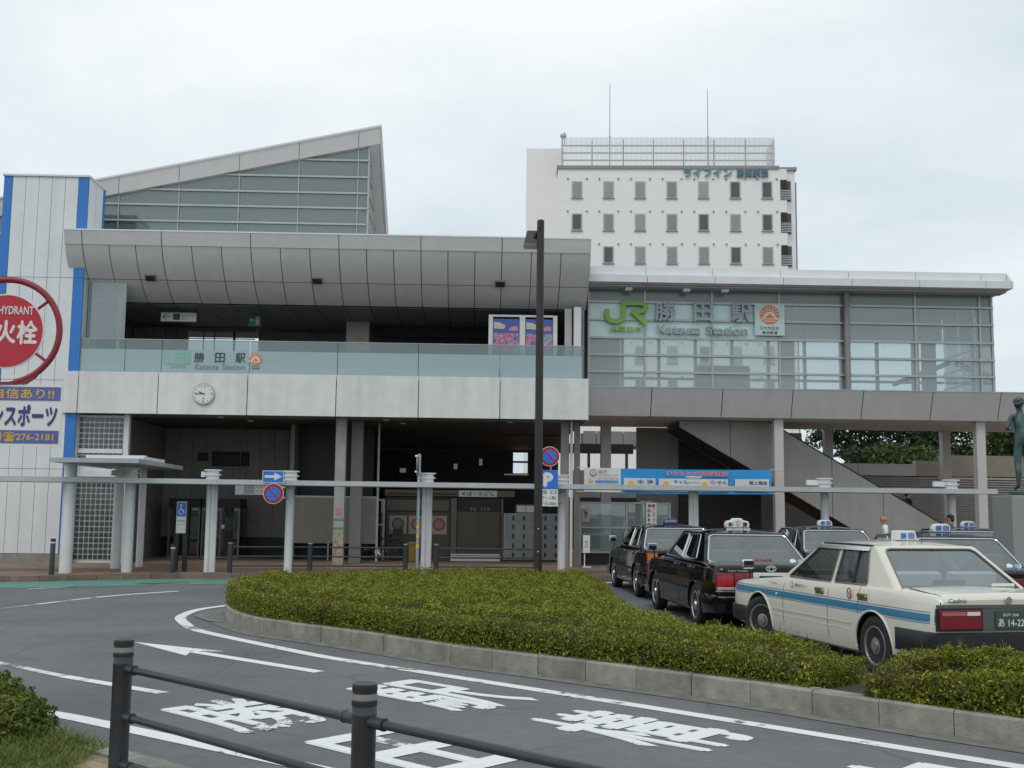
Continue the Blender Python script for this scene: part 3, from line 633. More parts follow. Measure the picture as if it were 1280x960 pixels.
for i, (a, c) in enumerate(zip(WX, WX[1:])):
    for j, (z0, z1) in enumerate(zip(WZ, WZ[1:])):
        m = SPAN if j == 5 else AQUA if (j in (3, 4) and i < 3) else CLEAR
        box('pane', m, wg, a+.02, c-.02, 32.0, 32.012, z0+.018, z1-.018)
for a in WX: box('mullion', ALU, wg, a-.032, a+.032, 31.96, 32.05, 5.2, 8.09)
for z in WZ[1:]: box('transom', ALU, wg, 3.12, 15.03, 31.93, 31.99, z-.03, z+.03)
for j, (z0, z1) in enumerate(zip(WZ, WZ[1:])):
    for k in range(3): box('pane', CLEAR if j < 5 else SPAN, wg, 15.0, 15.012, 32.06+k*1.14, 32.06+(k+1)*1.14-.04, z0+.018, z1-.018)
for z in WZ[1:]: box('transom', ALU, wg, 14.99, 15.05, 32.0, 35.5, z-.03, z+.03)
b = MB(); b.cyl((10.66, 31.84, 5.1), (10.66, 31.84, 8.1), .085, n=14); b.build('downpipe', mat('downpipe_grey', (.26, .25, .24), .5), wg, True)
box('floor', CONC, wg, 3.1, 15.0, 32.1, 35.6, 5.0, 5.14); box('ceiling', mat('office_ceiling', (.42, .46, .48), .8), wg, 3.1, 15.0, 32.1, 35.6, 7.95, 8.05)
for x in [3.4+1.18*i for i in range(10)]: box('back_mullion', ALU, wg, x-.05, x+.05, 35.46, 35.56, 5.14, 7.95)
for z in (5.9, 6.65, 7.3): box('back_transom', ALU, wg, 3.1, 15, 35.48, 35.54, z-.04, z+.04)
box('back_wall', mat('office_wall', (.5, .54, .55), .8), wg, 3.1, 15, 35.5, 35.6, 7.3, 7.95)
OFFW = mat('office_cream', (.62, .6, .54), .8)
for x0, x1, y, z1 in ((3.3, 4.4, 34.6, 7.95), (6.9, 8.6, 35.1, 6.3), (9.1, 9.5, 33.2, 7.95), (11.4, 11.62, 34.5, 7.95), (13.15, 13.3, 33.2, 7.95), (13.6, 13.8, 33.6, 7.95), (14.2, 14.4, 34.6, 7.95)): box('inner_column', OFFW, wg, x0, x1, y, y+.2, 5.14, z1)
b = MB(); b.obox((14.0, 34.8, 6.1), (.9, 0, .35), (0, .1, 0), (-.03, 0, .07)); b.build('inner_stair_rail', ALU, wg)
for x in (4.26, 5.94, 7.05):
    b = MB(); b.box(x-.1, x+.1, 31.55, 31.75, 7.98, 8.07); s = b.build('spotlight', SWHITE, wr); b = MB(); b.cyl((x, 31.7, 8.06), (x, 31.7, 8.1), .02); b.build('bracket', ALU, s)
DX = [3.03, 4.868, 6.881, 8.88, 10.887, 12.879, 14.833, 16.8, 18.8, 20.8, 22.8]
deck = box('deck', DARK, ST, 3.03, 22.8, 31.56, 35.8, 4.40, 5.10)
for a, c in zip(DX, DX[1:]):
    b = MB(); b.prism([(a+.012, 31.2, 5.13), (a+.012, 31.5, 4.35), (a+.012, 31.54, 4.35), (a+.012, 31.25, 5.13)], (c-a-.024, 0, 0)); b.build('fascia_panel', DECKM, deck)
    box('deck_coping', ALU, deck, a+.004, c-.004, 31.19, 31.9, 5.134, 5.16)
    for k in range(4): box('soffit_panel', mat('deck_soffit', (.72, .72, .71), .5, var=.04, rnd=.04), deck, a+.012, c-.012, 31.56+k*1.05, 31.56+(k+1)*1.05-.024, 4.352, 4.395)
for x, y in ((8.575, 31.8), (14.42, 31.8), (15.0, 35.55), (11.2, 35.55), (20.5, 31.8)): box('column', FASCIA, deck, x-.13, x+.13, y-.13, y+.13, .12, 4.35)

# ground floor: columns, walls, hall
gf = box('hall_wall', WALLP, ST, -10.0, -5.62, 36.1, 36.3, .12, 4.15)
for i in range(10): box('wall_panel', WALLP, gf, -9.98+i*.436, -9.98+(i+1)*.436-.014, 36.06, 36.09, .72, 4.12)
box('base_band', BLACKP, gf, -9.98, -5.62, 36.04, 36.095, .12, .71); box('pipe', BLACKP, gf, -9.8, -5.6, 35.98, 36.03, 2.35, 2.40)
box('vent', DARK, gf, -8.45, -7.3, 35.95, 36.05, 2.95, 3.4); box('vent_grille', BLACKP, gf, -8.35, -7.6, 35.92, 35.945, 3.0, 3.3); box('junction_box', BLACKP, gf, -8.9, -8.6, 35.95, 36.05, 3.1, 3.35)
box('side_wall', WALLP, gf, -5.62, -5.5, 33.8, 46, .12, 4.15); box('end_wall', WALLP, gf, -14, -13.9, 33, 46, .12, 4.15); box('end_wall', WALLP, gf, -10.1, -10.0, 31.9, 36.2, .12, 4.15)  # far-left end wall is unseen, added to block sky from the side
SHUT = mat('corrugated_gate', (.33, .31, .27), .5, metal=.2)
gate = box('gate', SHUT, ST, -5.45, -3.0, 33.72, 33.74, .62, 2.0)
b = MB()
for i in range(48): b.box(-5.43+i*.05, -5.41+i*.05+.006, 33.70, 33.72, .66, 1.96)
tag(b.build('rib', SHUT, gate), kind='stuff')
box('gate_rail', ALU, gate, -5.45, -3.0, 33.69, 33.72, 1.96, 2.02); box('gate_post', ALU, gate, -5.46, -5.42, 33.68, 33.74, .12, 2.0); box('gate_post', ALU, gate, -4.42, -4.38, 33.68, 33.70, .12, .62)
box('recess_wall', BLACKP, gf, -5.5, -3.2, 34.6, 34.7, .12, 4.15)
colm = box('column', mat('grey_column', (.40, .395, .38), .7, var=.1, streak=.12), ST, -3.95, -3.67, 31.2, 31.48, 1.05, 4.155)
box('column_base', mat('bare_concrete', (.36, .31, .24), .9, var=.35, scale=9, detail=6), colm, -3.955, -3.665, 31.195, 31.485, .12, 1.05)
for z in (1.1, 1.34): box('sticker', mat('sticker_green', (.1, .35, .2), .6), colm, -3.953, -3.667, 31.185, 31.195, z, z+.045)
box('sticker', mat('sticker_pink', (.55, .25, .25), .6), colm, -3.88, -3.74, 31.188, 31.198, 1.5, 1.68)
box('column', WALLP, ST, -3.62, -3.3, 32.2, 32.5, .12, 4.15); box('column', FASCIA, ST, -2.94, -2.88, 33, 33.06, .12, 4.15)
box('column', WALLP, ST, 2.33, 2.56, 31.4, 31.6, .12, 4.155); box('downpipe', ROOFW, ST, 2.585, 2.655, 31.3, 31.37, .12, 4.155); box('column', mat('brown_column', (.16, .145, .13), .6), ST, 2.69, 2.85, 31.2, 31.36, .12, 4.155)
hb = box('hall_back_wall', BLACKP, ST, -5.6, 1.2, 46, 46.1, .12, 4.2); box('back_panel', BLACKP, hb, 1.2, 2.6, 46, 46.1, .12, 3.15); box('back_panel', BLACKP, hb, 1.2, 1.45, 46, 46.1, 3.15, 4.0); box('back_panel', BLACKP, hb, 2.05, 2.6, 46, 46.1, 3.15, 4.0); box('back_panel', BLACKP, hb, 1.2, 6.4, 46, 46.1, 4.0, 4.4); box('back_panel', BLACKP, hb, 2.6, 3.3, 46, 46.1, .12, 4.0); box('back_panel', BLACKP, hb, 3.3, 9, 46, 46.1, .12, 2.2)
for z in (2.3, 2.55, 3.6): box('hall_beam', DARK, hb, -5.5, 2.4, 43+z, 43.1+z, z, z+.08)
for x, z, w, h in ((-2.9, 3.0, .22, .16), (-.9, 3.15, .14, .2), (.05, 3.3, .12, .25), (1.0, 2.95, .9, .05)): box('glow_panel', emit('hall_glow_%d' % int((x+5)*100), (.6, .65, .68), .12), hb, x, x+w, 42, 42.03, z, z+h)  # glowing panels added for the far bits of light in the hall
# far platform bridge seen under the deck
fb = box('platform_bridge', SOFF, ST, 4.6, 9.5, 50, 52, 4.5, 5.1)
for i in range(8): box('bridge_panel', WALLP, fb, 4.7+i*.6, 4.7+(i+1)*.6-.03, 49.9, 49.98, 4.55, 5.2)
for x in (4.9, 6.6, 8.2): box('bridge_post', DARK, fb, x, x+.12, 50, 50.12, .12, 4.5)
box('bridge_wall', WALLP, fb, 4.0, 9.4, 47, 47.1, .12, 3.35)
# screens between the hall and the stair
sc_ = box('glazed_screen', ALU, ST, 2.95, 5.6, 32.52, 32.56, 1.88, 1.93)
for z in (.46, 1.17): box('transom', ALU, sc_, 2.95, 5.6, 32.52, 32.56, z, z+.045)
for x in (2.95, 4.3, 5.55): box('post', ALU, sc_, x, x+.06, 32.51, 32.57, .12, 1.93)
for a, c in ((3.0, 4.3), (4.36, 5.55)):
    for z0, z1 in ((.51, 1.17), (1.22, 1.88)): box('pane', CLEAR, sc_, a+.01, c-.01, 32.535, 32.545, z0, z1)
box('kick_panel', BLACKP, sc_, 3.0, 5.6, 32.6, 32.65, .12, .46)
box('inner_wall', WALLP, sc_, 5.0, 6.36, 35.2, 35.3, .12, 4.3); box('column', FASCIA, sc_, 3.75, 4.05, 34, 34.3, .12, 4.35); box('inner_door', GREYM, sc_, 5.1, 5.5, 35.1, 35.19, .12, 2.0)
slw = box('slatted_wall', DARK, ST, 6.32, 8.9, 35.05, 35.15, .12, 4.3)
b = MB()
for i in range(58): z = .16+i*.071; b.prism([(6.33, 34.98, z), (6.33, 35.04, z+.058), (6.33, 35.05, z+.058), (6.33, 35.05, z)], (2.56, 0, 0))
tag(b.build('slat', BROWNSLAT, slw), kind='stuff')
# stair
def zt(x): return 4.318-.577*(x-8.541)
def zb_(x): return 4.116-.577*(x-5.957)
stair = MB()
for i in range(26): stair.box(8.0+i*.30, 8.0+(i+1)*.30+.02, 32.75, 34.8, max(.12, zt(8.0+i*.3)-1.25), max(.14, zt(8.0+i*.3)-.95))
stair = stair.build('staircase', CONC, ST)
FL = mat('stair_flank', (.33, .32, .30), .45, var=.05, rnd=.04, metal=.15, streak=.08)
fx = [5.9, 7.4, 8.9, 10.4, 11.9, 13.4, 15.7]
for a, c in zip(fx, fx[1:]):
    def top(x): return min(4.34, zt(x))
    def bot(x): return max(.12, zb_(x))
    xs_ = sorted({a, c}|({8.541} if a < 8.541 < c else set())|({12.9} if a < 12.9 < c else set()))
    P = [(x, bot(x)) for x in xs_]+[(x, top(x)) for x in xs_[::-1] if top(x) > bot(x)+.01]
    for y in (32.66, 34.8):
        b = MB(); b.prism([(x+(.008 if x == a else -.008 if x == c else 0), y, z) for x, z in P], (0, .07, 0)); b.build('flank_panel', FL, stair)
for y in (32.69, 34.83): b = MB(); b.tube([(8.52, y, 4.35), (15.7, y, zt(15.7)+.03)], .03, 6); b.build('handrail', BLACKP, stair)
b = MB(); b.prism([(5.9, 32.74, zb_(5.9)), (13, 32.74, .1), (13, 32.74, .2), (6.2, 32.74, 4.2)], (0, 2.05, 0)); b.build('stair_underside', DARK, stair)
box('notice_strip', SWHITE, stair, 8.95, 9.05, 32.9, 32.92, 1.2, 2.2)
# walls behind the stair
wal = box('siding_wall', SIDING, ST, 9.0, 26, 38.06, 38.2, .12, 2.95)
b = MB()
for i in range(34): z = .14+i*.083; b.prism([(9.0, 38.0, z), (9.0, 38.05, z+.07), (9.0, 38.06, z+.07), (9.0, 38.06, z)], (17, 0, 0))
tag(b.build('siding_board', SIDING, wal), kind='stuff')
CW = [9.0, 11.2, 13.0, 15.0]
for a, c in zip(CW, CW[1:]): box('parapet_panel', FASCIA, wal, a+.01, c-.01, 37.98, 38.25, 2.98, 3.38)
box('parapet_panel', BEIGE, wal, 15.0, 15.9, 38.0, 38.3, 2.98, 3.5); box('parapet_panel', BEIGE, wal, 15.92, 26, 38.02, 38.3, 2.98, 3.7)
box('upper_siding', SIDING, ST, 9.1, 10.9, 37.4, 37.5, 3.4, 4.35)

# ------------------------------------------------------------------ station name sign on the wing
sg = thing('station_name_sign', 'green and grey raised station name lettering on the aqua glass panels', 'sign', (5.7, 31.9, 6.8))
pl = PL((0, 31.93, 0))
JRP = [(.02, .64), (.02, .34), (.05, .21), (.12, .13), (.22, .10), (.31, .13), (.38, .21), (.40, .34), (.40, .91), (.80, .91), (.89, .86), (.92, .76), (.89, .64), (.81, .57), (.60, .57)]
def jr_logo(pl, x0, x1, z0, z1, m, parent, d0, d1):
    f = lambda p: (x0+(x1-x0)*p[0], z0+(z1-z0)*p[1]); h = (z1-z0)
    b = MB(); pl.stroke(b, [f(p) for p in JRP], h*.19, d0, d1); lg = b.build('logo', m, parent)
    b = MB(); pl.stroke(b, [f(p) for p in [(.60, .57), (.92, .04)]], h*.2, d0, d1-.0008); b.build('logo_leg', m, lg)
jr_logo(pl, 3.64, 4.90, 7.04, 7.72, GREEN_LOGO, sg, .0, .12)
text('lettering', 'JR東日本', pl, 3.76, 4.69, 6.80, 6.98, GREEN_LOGO, sg, .02, .05, .012)
for ch, a, c in (('勝', 5.06, 5.66), ('田', 6.19, 6.74), ('駅', 7.29, 7.86)): text('lettering', ch, pl, a, c, 7.15, 7.72, LETTER, sg, .01, .09, .022)
text('lettering', 'Katsuta', pl, 5.14, 6.40, 6.78, 7.04, LETTER, sg, .01, .07, .014); text('lettering', 'Station', pl, 6.55, 7.76, 6.78, 7.04, LETTER, sg, .01, .07, .014)
def emblem(parent, pl, cx, cz, r, d, base=SWHITE):
    b = MB(); pl.disc(b, cx, cz, r, d, d+.006, 40); e = b.build('emblem', ORANGE, parent)
    for i in range(9):
        a = pi*(i+.5)/9+0; b = MB(); pl.stroke(b, [(cx+.42*r*cos(a), cz-.05*r+.42*r*sin(a)), (cx+1.0*r*cos(a), cz-.05*r+1.0*r*sin(a))], r*.06, d+.008, d+.010); b.build('emblem_ray', base, e)
    b = MB(); pl.poly(b, [(cx-.95*r, cz-.55*r), (cx-.3*r, cz+.2*r), (cx-.15*r, cz+.28*r), (cx+.15*r, cz+.28*r), (cx+.3*r, cz+.2*r), (cx+.95*r, cz-.55*r), (cx+.7*r, cz-.5*r), (cx, cz+.12*r), (cx-.7*r, cz-.5*r)], d+.012, d+.014); b.build('emblem_mountain', base, e)
    for q in (-.42, -.66): b = MB(); pl.rect(b, cx-.62*r, cx+.62*r, cz+q*r-.05*r, cz+q*r+.04*r, d+.008, d+.010); b.build('emblem_bar', base, e)
rw = thing('railway_sign', 'square white sign with orange sunrise emblem right of the station name', 'sign', (8.4, 31.85, 6.8))
b = MB(); b.box(7.97, 8.84, 31.86, 31.9, 6.78, 7.70); b.build('board', mat('pale_aqua_board', (.56, .68, .66), .4), rw)
p2 = PL((0, 31.858, 0)); emblem(rw, p2, 8.405, 7.385, .285, 0)
for i, ch in enumerate('ひたちなか'): text('lettering', ch, p2, 8.13+i*.112, 8.23+i*.112, 6.945, 7.04, SBLACK, rw, .004, 0, .01)
for i, ch in enumerate('海浜鉄道'): text('lettering', ch, p2, 8.18+i*.115, 8.285+i*.115, 6.81, 6.91, SBLACK, rw, .004, 0, .01)
# the same name printed on the balustrade
bs = thing('balustrade_lettering', 'pale station name printed on the frosted balustrade glass', 'sign', (-7.4, 30.75, 5.4))
p3 = PL((0, 30.75, 0)); GPALE = mat('pale_green_print', (.20, .52, .40), .6); GREYP = mat('grey_print', (.07, .085, .09), .6); GREYL = mat('light_grey_print', (.22, .28, .29), .6)
b = MB(); p3.rect(b, -8.61, -7.93, 5.53, 5.90, .001, .003); b.build('backing', mat('grey_film', (.34, .41, .41), .6), bs)
jr_logo(p3, -8.57, -7.96, 5.56, 5.89, GPALE, bs, .005, .007)
text('lettering', 'JR東日本', p3, -8.45, -8.05, 5.42, 5.51, GPALE, bs, .005, 0, .01)
for ch, a, c in (('勝', -7.83, -7.55), ('田', -7.26, -6.99), ('駅', -6.70, -6.43)): text('lettering', ch, p3, a, c, 5.60, 5.87, GREYP, bs, .005, 0, .018)
text('lettering', 'Katsuta', p3, -7.80, -7.15, 5.40, 5.56, GREYL, bs, .005, 0, .012); text('lettering', 'Station', p3, -7.06, -6.44, 5.40, 5.56, GREYL, bs, .005, 0, .012)
emblem(bs, p3, -6.145, 5.72, .17, .005); text('lettering', 'ひたちなか', p3, -6.27, -6.02, 5.49, 5.53, GREYP, bs, .005, 0, .01); text('lettering', '海浜鉄道', p3, -6.25, -6.04, 5.43, 5.475, GREYP, bs, .005, 0, .01)
# clock
ck = thing('wall_clock', 'round white clock on the white balcony cladding', 'clock', (-7.48, 30.6, 4.71)); p4 = PL((-7.48, 30.6, 4.712))
b = MB(); p4.disc(b, 0, 0, .29, .0, .06); b.build('rim', ALU, ck); b = MB(); p4.disc(b, 0, 0, .265, .06, .066); fc = b.build('face', SWHITE, ck)
for i in range(12):
    if i in (0, 3, 6, 9): continue
    a = 2*pi*i/12; b = MB(); p4.disc(b, .225*sin(a), .225*cos(a), .014, .067, .069, 8); b.build('hour_dot', SBLACK, fc)
for s, x, z in (('12', 0, .21), ('3', .215, 0), ('6', 0, -.21), ('9', -.215, 0)): text('numeral', s, p4, x-.03*len(s), x+.03*len(s), z-.035, z+.035, SBLACK, fc, .068, 0, .0)
for a, l, w in ((radians(-68), .15, .024), (radians(-92), .21, .018)): b = MB(); p4.stroke(b, [(-.04*sin(a), -.04*cos(a)), (l*sin(a), l*cos(a))], w, .071, .074); b.build('hand', SBLACK, ck)
text('numeral', '●', p4, -.03, .03, -.15, -.12, GREYP, fc, .068)
# hanging signs in the concourse
hs = thing('hanging_direction_sign', 'white hanging sign with left arrow under the canopy', 'sign', (-8.77, 32.5, 7.0))
b = MB(); b.box(-9.32, -8.22, 32.5, 32.58, 6.98, 7.30); b.build('frame', SBLACK, hs); b = MB(); b.box(-9.28, -8.26, 32.485, 32.5, 7.01, 7.27); b.build('board', SWHITE, hs); p5 = PL((0, 32.483, 0))
b = MB(); p5.stroke(b, [(-9.0, 7.14), (-9.22, 7.14)], .02, .001, .003); p5.stroke(b, [(-9.12, 7.24), (-9.22, 7.14), (-9.12, 7.04)], .02, .003, .005); b.build('arrow', SBLACK, hs)
b = MB(); p5.rect(b, -8.93, -8.73, 7.05, 7.24, .001, .003); b.build('pictogram', GREYP, hs)
text('lettering', 'エレベーター', p5, -8.69, -8.30, 7.14, 7.21, GREYP, hs, .003); text('lettering', 'Elevator', p5, -8.69, -8.48, 7.07, 7.11, GREYP, hs, .003)
for x in (-9.28, -8.27): b = MB(); b.box(x-.02, x+.02, 32.5, 32.54, 7.3, 7.40); b.build('hanger', SBLACK, hs)
EXG = mat('exit_green', (.015, .17, .09), .4); es = thing('exit_sign', 'small green emergency exit sign under the canopy soffit', 'sign', (-6.67, 33, 7.0))
b = MB(); b.box(-6.85, -6.49, 33.0, 33.08, 6.99, 7.34); b.build('case', EXG, es); p6 = PL((0, 32.998, 0))
b = MB(); p6.rect(b, -6.835, -6.505, 7.005, 7.325, .0, .001); p6.rect(b, -6.82, -6.52, 7.02, 7.31, .002, .003); b.build('border', EXG, es)
b = MB(); p6.stroke(b, [(-6.70, 7.17), (-6.80, 7.17)], .02, .004, .006); p6.stroke(b, [(-6.76, 7.21), (-6.80, 7.17), (-6.76, 7.13)], .018, .007, .008); b.build('arrow', SWHITE, es)
b = MB(); p6.disc(b, -6.62, 7.25, .022, .004, .006, 10); b.build('figure_head', SWHITE, es)
b = MB(); p6.stroke(b, [(-6.60, 7.22), (-6.63, 7.13), (-6.58, 7.08), (-6.62, 7.03)], .026, .004, .006); p6.stroke(b, [(-6.67, 7.16), (-6.62, 7.19), (-6.57, 7.14)], .016, .007, .008); p6.stroke(b, [(-6.55, 7.04), (-6.55, 7.28)], .02, .004, .006); b.build('figure', SWHITE, es)
b = MB(); b.box(-6.68, -6.66, 33.03, 33.05, 7.34, 7.40); b.build('hanger', SBLACK, es)
# poster stand behind the balustrade
ps = thing('poster_stand', 'white frame with two colourful posters standing on the balcony', 'poster stand', (1.2, 31.4, 5.24))
for x in (.25, 1.13, 2.08): box('upright', SWHITE, ps, x, x+.12 if x != 1.13 else x+.16, 31.38, 31.46, 5.24, 7.17)
box('top_bar', SWHITE, ps, .37, 2.08, 31.39, 31.45, 7.12, 7.175)
def poster_mat(name, seed, cols):
    m = bpy.data.materials.new(name); m.use_nodes = True; nt = m.node_tree; p = nt.nodes['Principled BSDF']; p.inputs['Roughness'].default_value = .5
    g = nt.nodes.new('ShaderNodeNewGeometry'); v = nt.nodes.new('ShaderNodeTexNoise'); v.inputs['Scale'].default_value = 4.5; v.inputs['Detail'].default_value = 2; mp_ = nt.nodes.new('ShaderNodeMapping'); mp_.inputs['Location'].default_value = (seed, seed*2, seed*3)
    nt.links.new(g.outputs['Position'], mp_.inputs['Vector']); nt.links.new(mp_.outputs['Vector'], v.inputs['Vector']); c = nt.nodes.new('ShaderNodeValToRGB'); c.color_ramp.interpolation = 'EASE'; e = c.color_ramp.elements
    e[0].position = .3; e[0].color = (*cols[0], 1); e[1].position = .72; e[1].color = (*cols[-1], 1)
    for i, cc in enumerate(cols[1:-1]): q = e.new(.3+.42*(i+1)/(len(cols)-1)); q.color = (*cc, 1)
    nt.links.new(v.outputs['Fac'], c.inputs['Fac']); nt.links.new(c.outputs['Color'], p.inputs['Base Color']); return m
PB = mat('poster_blue', (.09, .13, .45), .5)
for x0, x1, sd_ in ((.38, 1.12, 3.), (1.30, 2.07, 8.)):
    pm = poster_mat('poster_print_%d' % sd_, sd_, [(.10, .15, .48), (.12, .16, .5), (.45, .3, .45), (.55, .12, .25), (.6, .45, .4), (.15, .4, .55)])
    pp = box('poster', PB, ps, x0, x1, 31.41, 31.425, 5.6, 7.06); box('printed_area', pm, pp, x0+.01, x1-.01, 31.403, 31.409, 5.62, 6.65)
    q = PL((0, 31.402, 0)); b = MB(); q.poly(b, [(x0+.02, 6.78), (x0+.3, 6.76), (x0+.36, 6.86), (x0+.2, 6.95), (x0+.02, 6.97)], 0, .003); b.build('cloud', mat('poster_cream', (.65, .58, .5), .5), pp)
    b = MB(); q.poly(b, [(x1-.3, 6.72), (x1-.04, 6.72), (x1-.04, 6.84), (x1-.16, 6.86), (x1-.28, 6.8)], 0, .003); b.build('cloud', mat('poster_pink', (.6, .3, .34), .5), pp)
# ------------------------------------------------------------------ things in the hall
ks = thing('noodle_kiosk', 'dark brown noodle shop front with white name board in the station hall', 'shop', (-1, 34.5, .12))
KD = mat('kiosk_brown', (.05, .042, .034), .6); KW = mat('kiosk_wall', (.10, .092, .075), .7); KB = mat('kiosk_beige', (.17, .148, .115), .6)
box('body', KD, ks, -2.8, .72, 34.62, 36.4, .12, 2.05); box('roof_fascia', KB, ks, -2.82, 1.14, 34.44, 34.62, 2.06, 2.24); box('fascia_slot', KD, ks, -2.74, -.62, 34.425, 34.438, 2.10, 2.15); box('roof', KD, ks, -2.82, 1.14, 34.63, 36.4, 2.06, 2.22)
box('name_board', SWHITE, ks, -.56, .60, 34.40, 34.437, 2.05, 2.24); kp = PL((0, 34.398, 0)); text('lettering', 'そば・うどん', kp, -.48, .52, 2.085, 2.205, SBLACK, ks, .002, 0, .02)
for i in range(7): box('shutter_slat', KB, ks, -2.76, -.85, 34.56, 34.6, 1.62+i*.045, 1.62+i*.045+.04)
box('counter_wall', KW, ks, -2.75, -.82, 34.55, 34.61, .12, 1.56); box('door_jamb', KB, ks, -.80, -.62, 34.5, 34.6, .12, 2.0); box('door_jamb', KB, ks, .74, .80, 34.5, 34.6, .12, 2.0)
for i in range(2): box('shop_door', mat('door_brown', (.10, .08, .05), .5), ks, -.6+i*.66, .05+i*.66, 34.57, 34.6, .3, 1.6)
box('door_glass', BLACKP, ks, -.6, .72, 34.58, 34.6, 1.62, 1.96); text('lettering', 'そば・うどん', PL((0, 34.575, 0)), -.22, .40, 1.63, 1.74, LETTER, ks, .002, 0, .0)
for k, (x0, x1) in enumerate(((-2.67, -2.14), (-2.08, -1.56), (-1.40, -.92))):
    p = box('menu_poster', mat('poster_grey', (.34, .33, .31), .5), ks, x0, x1, 34.52, 34.545, .9, 1.46); q = PL((0, 34.518, 0)); cx = (x0+x1)/2
    b = MB(); q.disc(b, cx, 1.2, .19, 0, .003, 20); b.build('bowl', mat('bowl_dark', (.06, .05, .045), .4) if k == 0 else mat('bowl_red', (.28, .05, .045), .4), p)
    b = MB(); q.disc(b, cx, 1.21, .14, .004, .006, 16); b.build('noodles', mat('noodle', (.2, .17, .14), .6) if k == 0 else mat('topping', (.38, .2, .15), .6), p)
bx = thing('delivery_crate', 'yellow plastic crate on end in front of the noodle shop', 'crate', (-1.9, 34.2, .12)); YC = mat('crate_yellow', (.42, .25, .04), .5)
box('lower_bin', YC, bx, -2.04, -1.74, 34.1, 34.4, .12, .6); box('lid', mat('crate_tan', (.38, .3, .14), .6), bx, -2.07, -1.71, 34.08, 34.42, .605, .68)
for z in (.25, .42): box('rib', YC, bx, -2.05, -1.73, 34.085, 34.097, z, z+.03)
sg2 = thing('step_bench', 'grey slatted step in front of the noodle shop door', 'bench', (0, 34, .12))
for i in range(3): box('slat', GREYM, sg2, -.78, .7, 33.9+.08*i, 33.97+.08*i, .3-.0, .34)
for z in (.2, .13): box('front_board', GREYM, sg2, -.78, .7, 33.88, 33.9, z, z+.08)
lk = thing('coin_lockers', 'bank of grey coin lockers beside the noodle shop', 'lockers', (1.6, 34.3, .12)); LG = mat('locker_grey', (.30, .31, .315), .45, rnd=.05)
box('carcass', GREYM, lk, .82, 2.46, 34.36, 34.9, .16, 1.56); box('plinth', BLACKP, lk, .84, 2.44, 34.38, 34.9, .12, .16)
for i in range(5):
    for j in range(5):
        x0 = .83+i*.325; z0 = .17+j*.277
        d = box('locker_door', LG, lk, x0+.006, x0+.319, 34.335, 34.358, z0+.005, z0+.272); box('lock', SBLACK, d, x0+.25, x0+.30, 34.31, 34.334, z0+.08, z0+.21)
nb = thing('notice_board', 'white notice sheets on a board above the coin lockers', 'notice board', (1.5, 34.5, 1.58))
box('board', KB, nb, 1.18, 1.80, 34.5, 34.53, 1.57, 1.84); box('sheet', SWHITE, nb, 1.22, 1.48, 34.49, 34.499, 1.6, 1.8); box('sheet', SWHITE, nb, 1.50, 1.76, 34.49, 34.499, 1.6, 1.8)
ad_ = thing('framed_glass_door', 'aluminium framed glass door left of the noodle shop', 'door', (-3.2, 34.5, .12))
for x in (-3.6, -2.87): box('stile', ALU, ad_, x, x+.06, 34.5, 34.55, .12, 1.95)
box('top_rail', ALU, ad_, -3.54, -2.87, 34.5, 34.55, 1.90, 1.95); box('mid_rail', ALU, ad_, -3.54, -2.87, 34.5, 34.55, 1.15, 1.2); box('pane', HOTGL, ad_, -3.54, -2.87, 34.52, 34.53, 1.2, 1.9); box('pane', HOTGL, ad_, -3.54, -2.87, 34.52, 34.53, .15, 1.15)
# bicycle
bc = thing('bicycle', 'black bicycle parked by the glass door in the hall', 'bicycle', (-3.0, 33.9, .12)); BK = mat('bike_black', (.03, .03, .032), .35)
for x in (-3.30, -2.42):
    b = MB(); b.tube([(x+.30*cos(2*pi*i/28), 33.9, .44+.30*sin(2*pi*i/28)) for i in range(28)], .018, 6, True); w = b.build('wheel', RUBBER, bc, True)
    b = MB(); b.tube([(x+.275*cos(2*pi*i/28), 33.9, .44+.275*sin(2*pi*i/28)) for i in range(28)], .008, 4, True); b.build('rim', CHROME, w)
    b = MB()
    for i in range(12): b.cyl((x, 33.9, .44), (x+.27*cos(2*pi*i/12), 33.9, .44+.27*sin(2*pi*i/12)), .002, n=4, cap=False)
    tag(b.build('spokes', CHROME, w), kind='stuff')
b = MB()
for p, q in (((-3.30, .44), (-2.95, .38)), ((-2.95, .38), (-3.08, .85)), ((-3.30, .44), (-3.05, .75)), ((-2.95, .38), (-2.56, .78)), ((-3.04, .72), (-2.55, .85)), ((-2.42, .44), (-2.58, .98))): b.cyl((p[0], 33.9, p[1]), (q[0], 33.9, q[1]), .016, n=8)
b.build('frame', BK, bc, True)
b = MB(); b.ell((-3.1, 33.9, .89), .13, .07, .035); b.build('saddle', BLACKP, bc, True); b = MB(); b.tube([(-2.68, 33.65, 1.02), (-2.6, 33.72, 1.03), (-2.58, 33.9, 1.0), (-2.6, 34.08, 1.03), (-2.68, 34.15, 1.02)], .013, 8); b.build('handlebar', CHROME, bc, True)
b = MB(); b.box(-2.50, -2.22, 33.76, 34.04, .86, .88); b.box(-2.50, -2.49, 33.76, 34.04, .88, 1.06); b.box(-2.23, -2.22, 33.76, 34.04, .88, 1.06); b.box(-2.5, -2.22, 33.76, 33.77, .88, 1.06); b.build('basket', BLACKP, bc); b = MB(); b.cyl((-2.95, 33.84, .38), (-2.95, 33.96, .38), .09, n=16); b.cyl((-2.95, 33.8, .38), (-2.85, 33.8, .28), .012, n=6); b.build('crank', CHROME, bc)
